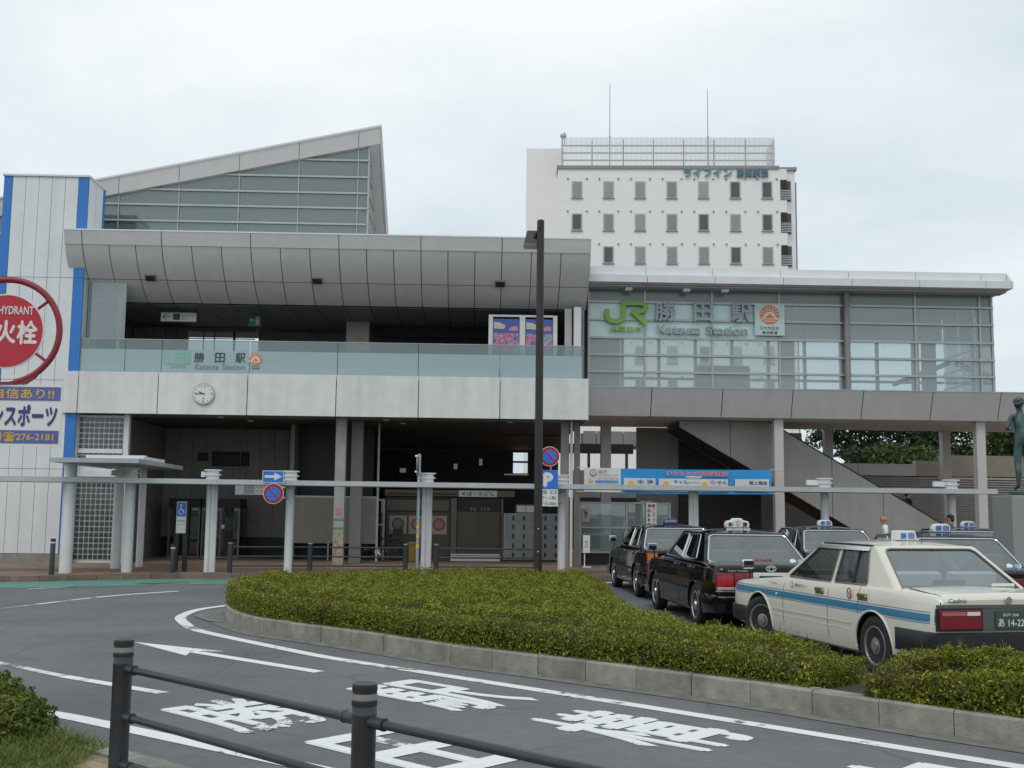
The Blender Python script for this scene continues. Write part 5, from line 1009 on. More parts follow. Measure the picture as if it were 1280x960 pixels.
# ------------------------------------------------------------------ taxis
def round_loop(lp, r, n=5):
    out = []; P = [Vector(p) for p in lp]; k = len(P)
    for i in range(k):
        a, b, c = P[i-1], P[i], P[(i+1) % k]; u, v = (a-b), (c-b); rr = min(r, u.length*.45, v.length*.45); p, q = b+u.normalized()*rr, b+v.normalized()*rr
        for j in range(n+1): t = j/n; out.append(tuple(p*(1-t)**2+b*2*t*(1-t)+q*t*t))
    return out
def make_car(name, P):
    root = bpy.data.objects.new(name, None); root.empty_display_size = .3; link(root)
    paint, wb, yr, yf = P['paint'], P['wb'], P['yr'], P['yf']
    belt, ztop, zroof = P['belt'], P['ztop'], P['zroof']
    W = P['w']/2
    ys = [yr, yr+.02, yr+.06, yr+.15, yr+.3]+list(np.linspace(yr+.45, yf-.6, 22))+[yf-.45, yf-.3, yf-.16, yf-.07, yf-.02, yf]
    def wid(y):
        f = 1.0
        for e, s in ((y-yr, 1), (yf-y, 1)):
            if e < .5: f *= 1-.075*(1-e/.5)**2.2
            if e < .06: f *= 1-.03*(1-e/.06)
        return W*f
    def deck(y):
        t = np.interp(y, P['dk'][0], P['dk'][1])
        for e in (y-yr, yf-y):
            if e < .07: t -= .05*(1-e/.07)**2
        return t
    def bot(y):
        t = .20
        if y-yr < .6: t += .09*(1-(y-yr)/.6)
        if yf-y < .6: t += .04*(1-(yf-y)/.6)
        return t
    TS = [0, .04, .12, .28, .45, .60, .74, .86, .94, .985, 1.0]; FS = [.90, .955, .975, .992, 1.0, 1.0, .992, .978, .96, .93, .88]
    def side_x(y, z):
        zb, zd = bot(y), deck(y); return wid(y)*np.interp((z-zb)/(zd-zb), TS, FS)
    b = MB(); rows = []
    for y in ys:
        zb, zd, w = bot(y), deck(y), wid(y)
        half = [(w*f, zb+(zd-zb)*t) for t, f in zip(TS, FS)]
        ring = [(-x, z) for x, z in half]+[(-w*.55, zd+.012), (0, zd+.02), (w*.55, zd+.012)]+[(x, z) for x, z in half[::-1]]
        rows.append([(x, y, z) for x, z in ring]+[(-half[0][0], y, half[0][1])])
    k = len(rows[0])-1
    V = [p for r in rows for p in r[:k]]; F = [(i*k+j, i*k+(j+1) % k, (i+1)*k+(j+1) % k, (i+1)*k+j) for i in range(len(rows)-1) for j in range(k)]
    F += [tuple(range(k))[::-1], tuple(range((len(rows)-1)*k, len(rows)*k))]; b.add(V, F)
    bo = bpy.data.objects.new('body', b.mesh('body', paint)); COL.objects.link(bo); cuts = []
    for y in (0, wb):
        c = MB(); c.cyl((-W-.2, y, .315), (-W+.26, y, .315), .36, n=40); c.cyl((W-.26, y, .315), (W+.2, y, .315), .36, n=40)
        co = bpy.data.objects.new('cut', c.mesh('cut', BLACKP)); COL.objects.link(co); cuts.append(co)
        mo = bo.modifiers.new('arch', 'BOOLEAN'); mo.operation = 'DIFFERENCE'; mo.object = co; mo.solver = 'EXACT'; mo.material_mode = 'TRANSFER'
    bpy.context.view_layer.update()
    me = bpy.data.meshes.new_from_object(bo.evaluated_get(bpy.context.evaluated_depsgraph_get()))
    for c in cuts: bpy.data.objects.remove(c)
    bpy.data.objects.remove(bo); me.shade_smooth(); me.set_sharp_from_angle(angle=radians(32)); me.name = 'body'
    body = link(bpy.data.objects.new('body', me), root)
    # arch lips
    for y in (0, wb):
        for s in (-1, 1):
            c = MB(); c.tube([(s*(side_x(y+.362*cos(a), max(.26, .315+.362*sin(a)))+.002), y+.362*cos(a), .315+.362*sin(a)) for a in np.linspace(-.15, pi+.15, 26)], .012, 6); c.build('arch_lip', paint, body, True)
    # greenhouse: flat facets with holes for the glass
    xb, xt = P['xb'], P['xt']; yA, yAt, yCt, yC = P['gh']
    def sx(z): return xb+(xt-xb)*((z-belt)/(ztop-belt))
    def side_map(s): return lambda p: (s*sx(p[1]), p[0], p[1])
    outline = [(yA, belt-.02), (yAt, ztop), (yCt, ztop), (yC, belt-.02)]
    wins = [round_loop(w, .05) for w in P['wins']]
    V, F = poly_fill([outline]+wins); g = MB()
    for s in (-1, 1): g.add([side_map(s)(p) for p in V], F)
    def screen(y0, z0, y1, z1, inset):          # lower edge (y0,z0), upper edge (y1,z1)
        L0, L1 = sx(z0), sx(z1); H = math.hypot(y1-y0, z1-z0)
        def mp(p): t = p[1]/H; return (p[0], y0+(y1-y0)*t, z0+(z1-z0)*t)
        def hole(i0, i1, i2): return [(-L0+(L0-L1)*(i1/H)*1+i0, i1), (L0-(L0-L1)*(i1/H)-i0, i1), (L1+(L0-L1)*(i2/H)-i0, H-i2), (-L1-(L0-L1)*(i2/H)+i0, H-i2)]
        return [(-L0, 0), (L0, 0), (L1, H), (-L1, H)], round_loop(hole(*inset), .075), mp, hole
    ro, rh, rm, rhf = screen(yC, belt-.02, yCt, ztop, P['rinset']); fo, fh, fm, fhf = screen(yA, belt-.02, yAt, ztop, (.07, .05, .05))
    for o_, h_, m_ in ((ro, rh, rm), (fo, fh, fm)):
        V, F = poly_fill([o_, h_]); g.add([m_(p) for p in V], F)
    rows = []
    for i in range(19):
        t = i/18; y = yCt+(yAt-yCt)*t; row = []
        for j in range(13):
            u = -1+2*j/12; row.append((u*xt, y, ztop+(zroof-ztop)*(1-abs(u)**2.4)*(1-abs(2*t-1)**2.6)))
        rows.append(row)
    g.grid(rows); me = g.mesh('cab', paint); bm = bmesh.new(); bm.from_mesh(me); bmesh.ops.remove_doubles(bm, verts=bm.verts, dist=.002); bmesh.ops.recalc_face_normals(bm, faces=bm.faces)
    es = [e for e in bm.edges if len(e.link_faces) == 2 and e.calc_face_angle(0) > radians(24) and all(abs(abs(v.co.x)-sx(v.co.z)) < .02 for v in e.verts)]
    try: bmesh.ops.bevel(bm, geom=es, offset=.038, segments=4, profile=.6, affect='EDGES')
    except Exception as ex: print('bevel', ex)
    bm.to_mesh(me); bm.free(); me.shade_smooth(); me.set_sharp_from_angle(angle=radians(30))
    cab = link(bpy.data.objects.new('cab', me), root)
    # glass, rubber seals
    def pane(nm, loop, mp, dx, seal=BLACKP):
        c = MB(); Vp, Fp = poly_fill([loop]); off = Vector(dx); c.add([Vector(mp(p))+off for p in Vp], Fp); q = c.build(nm, P.get('glass', CARGL), root)
        c = MB(); c.tube([Vector(mp(p)) for p in loop], .011, 6, True); c.build('seal', seal, q, True); return q
    seal = P.get('seal', BLACKP)
    for s in (-1, 1):
        for w in wins: pane('side_window', w, side_map(s), (-s*.012, 0, 0), seal)
        for bar in P.get('bars', []): c = MB(); c.cyl(side_map(s)(bar[0]), side_map(s)(bar[1]), .012, n=6); c.build('window_divider', BLACKP, cab)
        if P.get('visor'):
            for w in wins:
                zt_ = max(p[1] for p in w); yy = [p[0] for p in w if p[1] > zt_-.04]
                c = MB(); c.prism([(s*(sx(zt_)+.004), min(yy)-.01, zt_+.012), (s*(sx(zt_)+.004), max(yy)+.06, zt_+.012), (s*(sx(zt_-.03)+.02), max(yy)+.08, zt_-.028), (s*(sx(zt_-.03)+.02), min(yy)-.01, zt_-.028)], (s*.003, 0, 0)); c.build('window_visor', CHROME, cab)
    pane('rear_window', rh, rm, (0, .014, 0), P.get('rseal', seal)); pane('windscreen', fh, fm, (0, -.014, 0), seal)
    # interior
    zi = deck(.8)+.028
    c = MB(); c.box(-xb+.06, xb-.06, yC+.12, yA-.1, zi-.02, zi); c.build('cabin_floor', INTER, root)
    SC = P.get('seat', SEATC)
    for x in (-.36, .36):
        c = MB(); c.obox((x, .98, zi+.10), (.22, 0, 0), (0, .05, .012), (0, -.012, .12)); c.build('front_seat', SC, root); c = MB(); c.obox((x, .95, zi+.27), (.11, 0, 0), (0, .035, 0), (0, 0, .06)); c.build('headrest', SC, root)
        c = MB(); c.obox((x*.92, -.02, zi+.065), (.27, 0, 0), (0, .05, .012), (0, -.015, .065)); c.build('rear_seat', SC, root)
    c = MB(); c.obox((0, yC+.32, zi+.02), (.16, 0, 0), (0, .06, 0), (0, 0, .035)); c.build('shelf_box', BLACKP, root)
    c = MB(); c.tube([(.37+.17*cos(a), 1.62+.05*sin(a), zi+.1+.13*sin(a)) for a in np.linspace(0, 2*pi, 20)[:-1]], .012, 6, True); c.build('steering_wheel', BLACKP, root)
    c = MB(); c.box(-xb+.1, xb-.1, 1.75, yA-.12, zi, zi+.06); c.build('dashboard', BLACKP, root)
    # wheels
    for y in (0, wb):
        for s in (-1, 1):
            steer = P.get('steer', 0) if y else 0; xo = s*(W-.105)
            q = Matrix.Translation((xo, y, .315)) @ Matrix.Rotation(steer, 4, 'Z'); d = q.to_3x3() @ Vector((s, 0, 0)); c0 = Vector((xo, y, .315))
            c = MB(); c.lathe([(.19, -.09), (.285, -.09), (.308, -.075), (.314, -.04), (.314, .04), (.308, .075), (.285, .09), (.215, .088), (.19, .075)], c0, d, 36); w = c.build('wheel', RUBBER, root, True)
            c = MB(); c.lathe([(.19, .04), (.215, .075), (.205, .088), (.19, .086), (.178, .07), (.165, .055), (.12, .062), (.085, .075), (.06, .078), (.055, .095), (.02, .1)], c0, d, 30); c.build('rim', P['rim'], w, True)
            for kx in range(10 if not P.get('spokes') else 12):
                a = 2*pi*kx/(10 if not P.get('spokes') else 12); u = (q.to_3x3() @ Vector((0, cos(a), sin(a)))); v = u.cross(d)
                c = MB(); c.obox(c0+d*.068+u*.135, u*.018, v*.012, d*.006); c.build('rim_slot', BLACKP, w)
    # bumpers
    def bumper(y0, out, z0, z1, wrap, m, nm, ch=False):
        s = -1 if out < 0 else 1; c = MB(); xs_ = []
        pts = [(-W-.012, y0-s*wrap), (-W-.012, y0-s*.12), (-W+.05, y0+s*.03), (-W+.2, y0+s*.07), (0, y0+s*.085), (W-.2, y0+s*.07), (W-.05, y0+s*.03), (W+.012, y0-s*.12), (W+.012, y0-s*wrap)]
        pts = [(x, y) for x, y in pts]
        PZ = [z0, z0+.02, (z0+z1)/2, z1-.015, z1]; IN = [.03, .005, 0, .005, .03]
        rows = []
        cx = 0; cy = y0-s*1.0
        for z, i_ in zip(PZ, IN):
            rows.append([(x*(1-i_*.5), y-s*i_, z) for x, y in pts])
        rows.append([(x*.93, y-s*.08, z1) for x, y in pts]); rows.insert(0, [(x*.93, y-s*.08, z0) for x, y in pts]); c.grid(rows)
        return c.build(nm, m, root, True)
    rb = bumper(yr, -1, P['bz'][0], P['bz'][1], P['bwrap'], P['bumper'], 'rear_bumper'); bumper(yf, 1, .27, .47, P['fwrap'], P['bumper'], 'front_bumper')
    # side trims, door gaps, handles
    GAP = mat('door_gap', (.012, .012, .012), .9)
    def on_side(s, y, z, d): return (s*(side_x(y, z)+d), y, z)
    def side_strip(nm, m, y0, y1, z0f, z1f, d, par=body, sides=(-1, 1), n=26, skip=True):
        for s in sides:
            seg = []; runs = []
            for i in range(n+1):
                y = y0+(y1-y0)*i/n; z0, z1 = z0f(y), z1f(y)
                arch = 0
                for yw in (0, wb):
                    if abs(y-yw) < .375: arch = max(arch, .315+math.sqrt(.375**2-(y-yw)**2))
                z0 = max(z0, arch)
                if z1-z0 < .004: 
                    if len(seg) > 1: runs.append(seg)
                    seg = []; continue
                seg.append((y, z0, z1))
            if len(seg) > 1: runs.append(seg)
            for sg_ in runs:
                c = MB(); c.grid([[on_side(s, y, z0, d) for y, z0, z1 in sg_], [on_side(s, y, (z0+z1)/2, d+.001) for y, z0, z1 in sg_], [on_side(s, y, z1, d) for y, z0, z1 in sg_]]); c.build(nm, m, par)
    for y, zl, zh in P['gaps']:
        for s in (-1, 1):
            c = MB(); c.tube([on_side(s, y+dy, z, -.001) for z, dy in zip(np.linspace(zl, zh, 9), np.linspace(P.get('gapslope', 0), 0, 9))], .005, 4); c.build('door_gap', GAP, body)
    for y in P['handles']:
        for s in (-1, 1):
            z = belt-.085; c = MB(); x, _, _ = on_side(s, y, z, 0); c.box(min(x-s*.01, x+s*.012), max(x-s*.01, x+s*.012), y-.10, y+.10, z-.035, z+.035); hc = c.build('handle_cup', CHROME if P.get('chromeh') else BLACKP, body)
            c = MB(); c.box(min(x+s*.012, x+s*.03), max(x+s*.012, x+s*.03), y-.085, y+.085, z+.0, z+.028); c.build('handle', CHROME, hc)
    # fender mirrors
    for s in (-1, 1):
        y = P['mir'][0]; x = s*(W-.10); z = deck(y)
        c = MB(); c.tube([(x, y, z-.01), (x, y-.01, z+.08), (x+s*.02, y-.02, z+.13)], .012, 6); ms = c.build('mirror_stalk', BLACKP, root)
        c = MB(); c.obox((x+s*.04, y-.02, z+.19), (.085, 0, 0), (0, .035, 0), (0, 0, .062)); mb = c.build('mirror_shell', P.get('mirc', CHROME), ms)
        bv = mb.modifiers.new('round', 'BEVEL'); bv.width = .03; bv.segments = 3
        c = MB(); c.obox((x+s*.04, y-.058, z+.19), (.07, 0, 0), (0, .003, 0), (0, 0, .048)); c.build('mirror_glass', mat('mirror_glass', (.8, .82, .82), .04, metal=1., var=.0), ms)
    root['deck'] = 0; del root['deck']
    rp = PL((0, yr, 0), (1, 0, 0), (0, 0, 1))
    return dict(root=root, body=body, cab=cab, side_x=side_x, deck=deck, rp=rp, strip=side_strip, on=on_side, W=W, bumper=rb, rm=rm, rh=rh, screen=PL(Vector(rm((0, 0))), (1, 0, 0), Vector(rm((0, 1)))-Vector(rm((0, 0)))))

def plate(c, z, l1, l2, x=0):
    q = c['rp']; b = MB(); q.rect(b, x-.165, x+.165, z-.083, z+.083, .03, .036); p = b.build('number_plate', PLATE, c['root'])
    text('plate_text', l1, q, x-.09, x+.09, z+.03, z+.065, SWHITE, p, .038, 0, .01); text('plate_text', l2, q, x-.14, x+.15, z-.065, z+.015, SWHITE, p, .038, 0, .012)
    return p
def rear_panel(c, nm, m, x0, x1, z0, z1, d0, d1, bev=0., par=None):
    b = MB(); c['rp'].rect(b, x0, x1, z0, z1, d0, d1); o = b.build(nm, m, par or c['root'])
    if bev: q = o.modifiers.new('round', 'BEVEL'); q.width = bev; q.segments = 2
    return o
def roof_lamp(c, y, z, kind, body_col, txt, tcol):
    b = MB(); root = c['root']; q = PL((0, y-.075, z))
    if kind == 'box': b.prism([(-.13, y-.08, z), (.13, y-.08, z), (.11, y-.068, z+.115), (-.11, y-.068, z+.115)], (0, .15, 0))
    elif kind == 'dome': b.prism([(x, y-.07, z+zz) for x, zz in [(-.138, 0), (.138, 0), (.142, .055), (.122, .105), (.07, .125), (-.07, .125), (-.122, .105), (-.142, .055)]], (0, .13, 0))
    elif kind == 'crown': b.prism([(x, y-.07, z+zz) for x, zz in [(-.185, .02), (.185, .02), (.19, .085), (.165, .125), (.095, .135), (.06, .17), (-.06, .17), (-.095, .135), (-.165, .125), (-.19, .085)]], (0, .13, 0))
    l = b.build('roof_lamp', body_col, root); bv = l.modifiers.new('round', 'BEVEL'); bv.width = .015; bv.segments = 2
    b = MB(); lwid = .19 if kind == 'crown' else .14; b.box(-lwid, lwid, y-.09, y+.09, z-.02, z+.0 if kind != 'crown' else z+.018); b.build('lamp_base', CHROME if kind == 'crown' else BLACKP, l)
    if kind == 'box':
        q = PL((0, y-.0825, z), (1, 0, 0), (0, .1, 1))
    for s, x0, x1, z0, z1 in txt: text('lamp_text', s, q, x0, x1, z0, z1, tcol, l, .004 if kind != 'box' else .004, 0, .03)
    b = MB(); b.cyl((.0, y-.35, z-.02), (.0, y-.37, z+.12), .004, n=5); b.build('aerial', BLACKP, root)
def carpaint(name, col, coat=1., rough=.35):
    m = mat(name, col, rough, var=.03, scale=1.5, spec=.0); p = m.node_tree.nodes['Principled BSDF']; p.inputs['Coat Weight'].default_value = coat; p.inputs['Coat Roughness'].default_value = .04; return m
CREAM = carpaint('cream_paint', (.68, .65, .56)); BLK = carpaint('black_paint', (.005, .0052, .0065), rough=.5); NVY = carpaint('navy_black_paint', (.008, .008, .014), rough=.5)
STRIPE = mat('stripe_blue', (.04, .19, .33), .35); SEATB = mat('seat_dark', (.12, .13, .14), .8); RIMS = mat('steel_rim', (.30, .29, .27), .4, metal=.6, var=.15, scale=12); WCAP = mat('wheel_cover', (.55, .56, .57), .25, metal=.8)

Pc = dict(paint=CREAM, wb=2.73, yr=-1.06, yf=3.63, w=1.69, belt=.89, ztop=1.345, zroof=1.395, xb=.775, xt=.60, gh=(2.25, 1.50, .28, -.42),
          dk=([-1.06, -.6, -.35, 2.2, 3.3, 3.63], [.905, .925, .93, .90, .805, .76]), wins=[[(2.03, .915), (1.49, 1.305), (1.02, 1.315), (.99, .91)], [(.92, .91), (.95, 1.315), (.40, 1.315), (.22, .93)]],
          bars=[((.53, .92), (.60, 1.315))], rinset=(.075, .05, .055), rim=RIMS, bumper=BLACKP, bz=(.34, .56), bwrap=.62, fwrap=.5, gaps=[(2.05, .34, .89), (.955, .30, .90), (.30, .62, .91)], gapslope=0, handles=[1.14, .20], chromeh=True, mir=(3.2,), steer=radians(24), visor=True, seal=mat('seal_grey', (.16, .15, .13), .5))
cc = make_car('taxi', Pc); r = cc['root']; body = cc['body']
cc['strip']('side_stripe', STRIPE, -1.03, 3.60, lambda y: .655, lambda y: .73, .003, n=60)
for zz in (.638, .745): cc['strip']('pin_stripe', STRIPE, -1.03, 3.60, lambda y: zz, lambda y: zz+.007, .003, n=60)
for zz in (.50, .44): cc['strip']('side_moulding', CREAM if zz > .45 else SWHITE, .42, 2.32, lambda y: zz, lambda y: zz+(.022 if zz > .45 else .008), .008, n=20)
cc['strip']('sill', CREAM, .45, 2.30, lambda y: .20, lambda y: .26, .006, n=10)
for s in (-1, 1):
    x0, x1 = (-.80, -.30) if s < 0 else (.30, .80)
    t = rear_panel(cc, 'tail_lamp', BLACKP, x0, x1, .575, .79, .0, .028); rear_panel(cc, 'lens', TAILD, x0+.02, x1-.02, .595, .775, .029, .04, .008, t); rear_panel(cc, 'lens_band', mat('lens_pink', (.45, .14, .15), .15, spec=.8), x0+.05, x1-.19 if s < 0 else x1-.05, .725, .76, .041, .044, 0, t); rear_panel(cc, 'reverse_lens', SWHITE, (x1-.18) if s < 0 else x0+.05, (x1-.04) if s < 0 else x0+.18, .725, .76, .041, .045, 0, t)
rear_panel(cc, 'rear_garnish', mat('garnish_grey', (.10, .10, .10), .45), -.79, .79, .792, .825, .0, .022); rear_panel(cc, 'plate_recess', mat('garnish_grey', (.1, .1, .1), .45), -.295, .295, .575, .79, .0, .02)
plate(cc, .68, '水戸 500', 'あ 14-22'); text('badge_text', 'Cedric', cc['rp'], -.66, -.46, .845, .885, BLACKP, r, .012, 0, .01); b = MB(); cc['rp'].disc(b, .0, .865, .035, .005, .022, 18); b.build('trunk_lock', CHROME, r)
b = MB(); b.tube([(-.735, -1.055, .83), (-.70, -1.0, .905), (-.69, -.46, .943)], .006, 4); b.build('boot_gap', mat('door_gap', (.012, .012, .012), .9), body); b = MB(); b.tube([(.735, -1.055, .83), (.70, -1.0, .905), (.69, -.46, .943)], .006, 4); b.build('boot_gap', mat('door_gap', (.012, .012, .012), .9), body)
ls = PL((-.845, 0, 0), (0, -1, 0), (0, 0, 1))     # left flank, reading towards the tail
text('door_lettering', '勝田タクシー', ls, -1.72, -1.42, .81, .85, SBLACK, body, .004, 0, .01); b = MB(); ls.stroke(b, [(-1.80+.03*cos(a), .83+.035*sin(a)) for a in np.linspace(0, 2*pi, 12)], .008, .003, .006); b.build('door_mark', RED, body); text('fender_lettering', 'Custom', ls, -2.42, -2.2, .81, .838, SBLACK, body, .0, 0, 0)
b = MB(); ls.stroke(b, [(-.46+.04*cos(a), .825+.055*sin(a)) for a in np.linspace(0, 2*pi, 20)], .012, .002, .006); ls.stroke(b, [(-.49, .855), (-.43, .795)], .01, .002, .006); b.build('no_smoking_mark', RED, body)
b = MB(); b.cyl((-.853, 2.22, .69), (-.842, 2.22, .69), .02, n=12); b.build('side_marker', CREAM, body)
roof_lamp(cc, .72, 1.39, 'box', mat('lamp_cream', (.66, .64, .58), .4), [('勝', -.085, -.012, .025, .09), ('田', .012, .085, .025, .09)], SBLUE)
b = MB(); b.tube([(-.598, .36, 1.342), (-.60, .9, 1.346), (-.598, 1.44, 1.342)], .012, 6); b.build('roof_trim', BLACKP, cc['cab']); b = MB(); b.tube([(.598, .36, 1.342), (.60, .9, 1.346), (.598, 1.44, 1.342)], .012, 6); b.build('roof_trim', BLACKP, cc['cab'])
rear_panel(cc, 'window_sticker', SWHITE, .35, .62, .95, .98, -.72, -.717)
r.location = (5.0, 12.02, 0); r.rotation_euler = (0, 0, radians(11.2))
tag(r, 'cream taxi with a blue side stripe at the right edge of the island', 'taxi', 'taxis waiting at the rank')

# black upright taxis
Pb = dict(paint=BLK, wb=2.785, yr=-1.05, yf=3.64, w=1.695, belt=.945, ztop=1.375, zroof=1.43, xb=.785, xt=.62, gh=(2.25, 1.58, .12, -.45),
          dk=([-1.05, -.6, -.35, 2.2, 3.3, 3.64], [.94, .962, .967, .95, .87, .81]), wins=[[(2.05, .97), (1.56, 1.335), (1.06, 1.345), (1.03, .965)], [(.96, .965), (.98, 1.345), (.34, 1.345), (.12, .985)]],
          bars=[((.42, .975), (.46, 1.345))], rinset=(.05, .06, .05), rim=WCAP, spokes=True, bumper=BLK, bz=(.30, .53), bwrap=.55, fwrap=.5, gaps=[(2.1, .32, .97), (.99, .30, .98), (.28, .62, .99)], handles=[1.18, .24], mir=(3.2,), seal=CHROME, rseal=CHROME, seat=SEATB)
def black_taxi(P, lamp, ltxt, lcol, tcol, lab, kind='wide', nums=('水戸 500', 'あ 81-93'), win=None):
    c = make_car('taxi', P); r = c['root']; body = c['body']
    c['strip']('side_moulding', BLACKP, .42, 2.38, lambda y: .52, lambda y: .57, .008, n=20); c['strip']('waist_chrome', CHROME, -.9, 2.2, lambda y: .89, lambda y: .897, .004, n=30)
    if kind == 'wide':
        for s in (-1, 1):
            x0, x1 = (-.80, -.27) if s < 0 else (.27, .80)
            t = rear_panel(c, 'tail_lamp', TAILD, x0, x1, .60, .84, .0, .03, .01); rear_panel(c, 'lens', TAIL, x0+.015 if s < 0 else x1-.25, x0+.25 if s < 0 else x1-.015, .665, .79, .031, .037, .006, t); rear_panel(c, 'lens', TAIL, (x0+.28) if s < 0 else x0+.02, x1-.02 if s < 0 else x1-.28, .66, .72, .031, .036, .004, t); rear_panel(c, 'clear_lens', mat('lens_clear', (.5, .42, .38), .1), x0+.02, x1-.02, .607, .645, .031, .035, .004, t)
            rear_panel(c, 'gap', mat('door_gap', (.012, .012, .012), .9), (x0+.258) if s < 0 else x1-.266, (x0+.266) if s < 0 else x1-.258, .60, .84, .031, .039, 0, t)
        rear_panel(c, 'chrome_strip', CHROME, -.80, .80, .578, .598, .0, .034); text('badge_text', 'Super Deluxe', c['rp'], -.62, -.33, .855, .883, CHROME, r, .01, 0, .01)
    else:
        for s in (-1, 1):
            x0, x1 = (-.81, -.58) if s < 0 else (.58, .81)
            t = rear_panel(c, 'tail_lamp', TAILD, x0, x1, .58, .90, .0, .03, .01); rear_panel(c, 'indicator', AMBER, x0+.02, x1-.02, .76, .885, .031, .037, .006, t); rear_panel(c, 'lens', TAIL, x0+.02, x1-.02, .595, .70, .031, .037, .006, t); rear_panel(c, 'clear_lens', mat('lens_clear', (.5, .42, .38), .1), x0+.02, x1-.02, .71, .75, .031, .036, .004, t)
    rear_panel(c, 'bumper_chrome', CHROME, -.78, .78, .505, .52, .088, .094); f = rear_panel(c, 'plate_frame', CHROME, -.26, .26, .595, .85, .0, .02); plate(c, .72, *nums)
    b = MB(); q = c['rp']; q.stroke(b, [(.07*cos(a), .905+.04*sin(a)) for a in np.linspace(0, 2*pi, 24)], .012, .012, .02); q.stroke(b, [(.035*cos(a), .905+.038*sin(a)) for a in np.linspace(0, 2*pi, 20)], .009, .012, .022); q.stroke(b, [(-.05, .92), (.05, .92)], .012, .012, .023); b.build('boot_emblem', CHROME, r)
    if win: s_ = c['screen']; text('window_text', win, s_, -.02, .24, .07, .14, RED, r, .004, 0, .03)
    b = MB(); c['screen'].disc(b, .55, .09, .045, .002, .004, 16); b.build('window_sticker', SWHITE, r); b = MB(); c['screen'].disc(b, .66, .09, .04, .002, .004, 16); b.build('window_sticker', mat('sticker_blue', (.2, .35, .6), .5), r)
    zr = P['zroof']-.005
    roof_lamp(c, .62, zr, lamp, lcol, ltxt, tcol); tag(r, lab, 'taxi', 'taxis waiting at the rank'); return r
LW = mat('lamp_white', (.72, .73, .73), .35); LB = mat('lamp_blue', (.05, .09, .22), .35)
t2 = black_taxi(Pb, 'crown', [('新', -.15, -.08, .045, .105), ('星', .08, .15, .045, .105), ('◯', -.025, .025, .05, .13)], LW, SBLACK, 'black taxi with a white crown-shaped roof lamp and chrome-rimmed rear window', win='8193')
t2.location = (3.32+.77, 16.9, 0); t2.rotation_euler = (0, 0, radians(3.2))
Pb1 = dict(Pb); t1 = black_taxi(Pb1, 'dome', [('ひたちなか', -.115, .115, .04, .09)], LB, SWHITE, 'black taxi with a dark blue roof lamp, nearest the station kerb', kind='tall', nums=('水戸 500', 'い 25-10'))
t1.location = (3.2+.78, 22.4, 0); t1.rotation_euler = (0, 0, radians(2.0))
Pn = dict(Pb); Pn['paint'] = NVY; Pn['bumper'] = NVY
t4 = black_taxi(Pn, 'dome', [('勝', -.10, -.012, .025, .10), ('田', .012, .10, .025, .10)], LW, SBLUE, 'dark navy taxi with white roof lamp in front of the round white post', nums=('水戸 500', 'う 33-18'))
t4.location = (7.0, 21.9, 0); t4.rotation_euler = (0, 0, radians(0.5))
t5 = copy_tree(t4); t5.location = (6.95, 16.1, 0); t5['label'] = 'dark navy taxi partly hidden behind the cream taxi, by the statue'
t6 = copy_tree(t4); t6.location = (10.2, 22.6, 0); t6.rotation_euler = (0, 0, radians(-2)); t6['label'] = 'dark navy taxi furthest back, its roof just showing left of the statue plinth'

# ------------------------------------------------------------------ people and the statue
def figure(name, joints, bones, mats_fn, mlist, parent, sub=2):
    me = bpy.data.meshes.new(name); names = list(joints); me.from_pydata([joints[k][0] for k in names], [(names.index(a), names.index(c)) for a, c in bones], [])
    o = bpy.data.objects.new(name, me); COL.objects.link(o); md = o.modifiers.new('skin', 'SKIN'); md.use_smooth_shade = True
    for i, k in enumerate(names):
        r_ = joints[k][1]; me.skin_vertices[0].data[i].radius = r_ if hasattr(r_, '__len__') else (r_, r_); me.skin_vertices[0].data[i].use_root = (k == 'pelvis')
    s = o.modifiers.new('sub', 'SUBSURF'); s.levels = sub; s.render_levels = sub
    bpy.context.view_layer.update(); m2 = bpy.data.meshes.new_from_object(o.evaluated_get(bpy.context.evaluated_depsgraph_get())); bpy.data.objects.remove(o)
    for m in mlist: m2.materials.append(m)
    for p in m2.polygons: p.material_index = mats_fn(p.center); p.use_smooth = True
    m2.name = name; return link(bpy.data.objects.new(name, m2), parent)
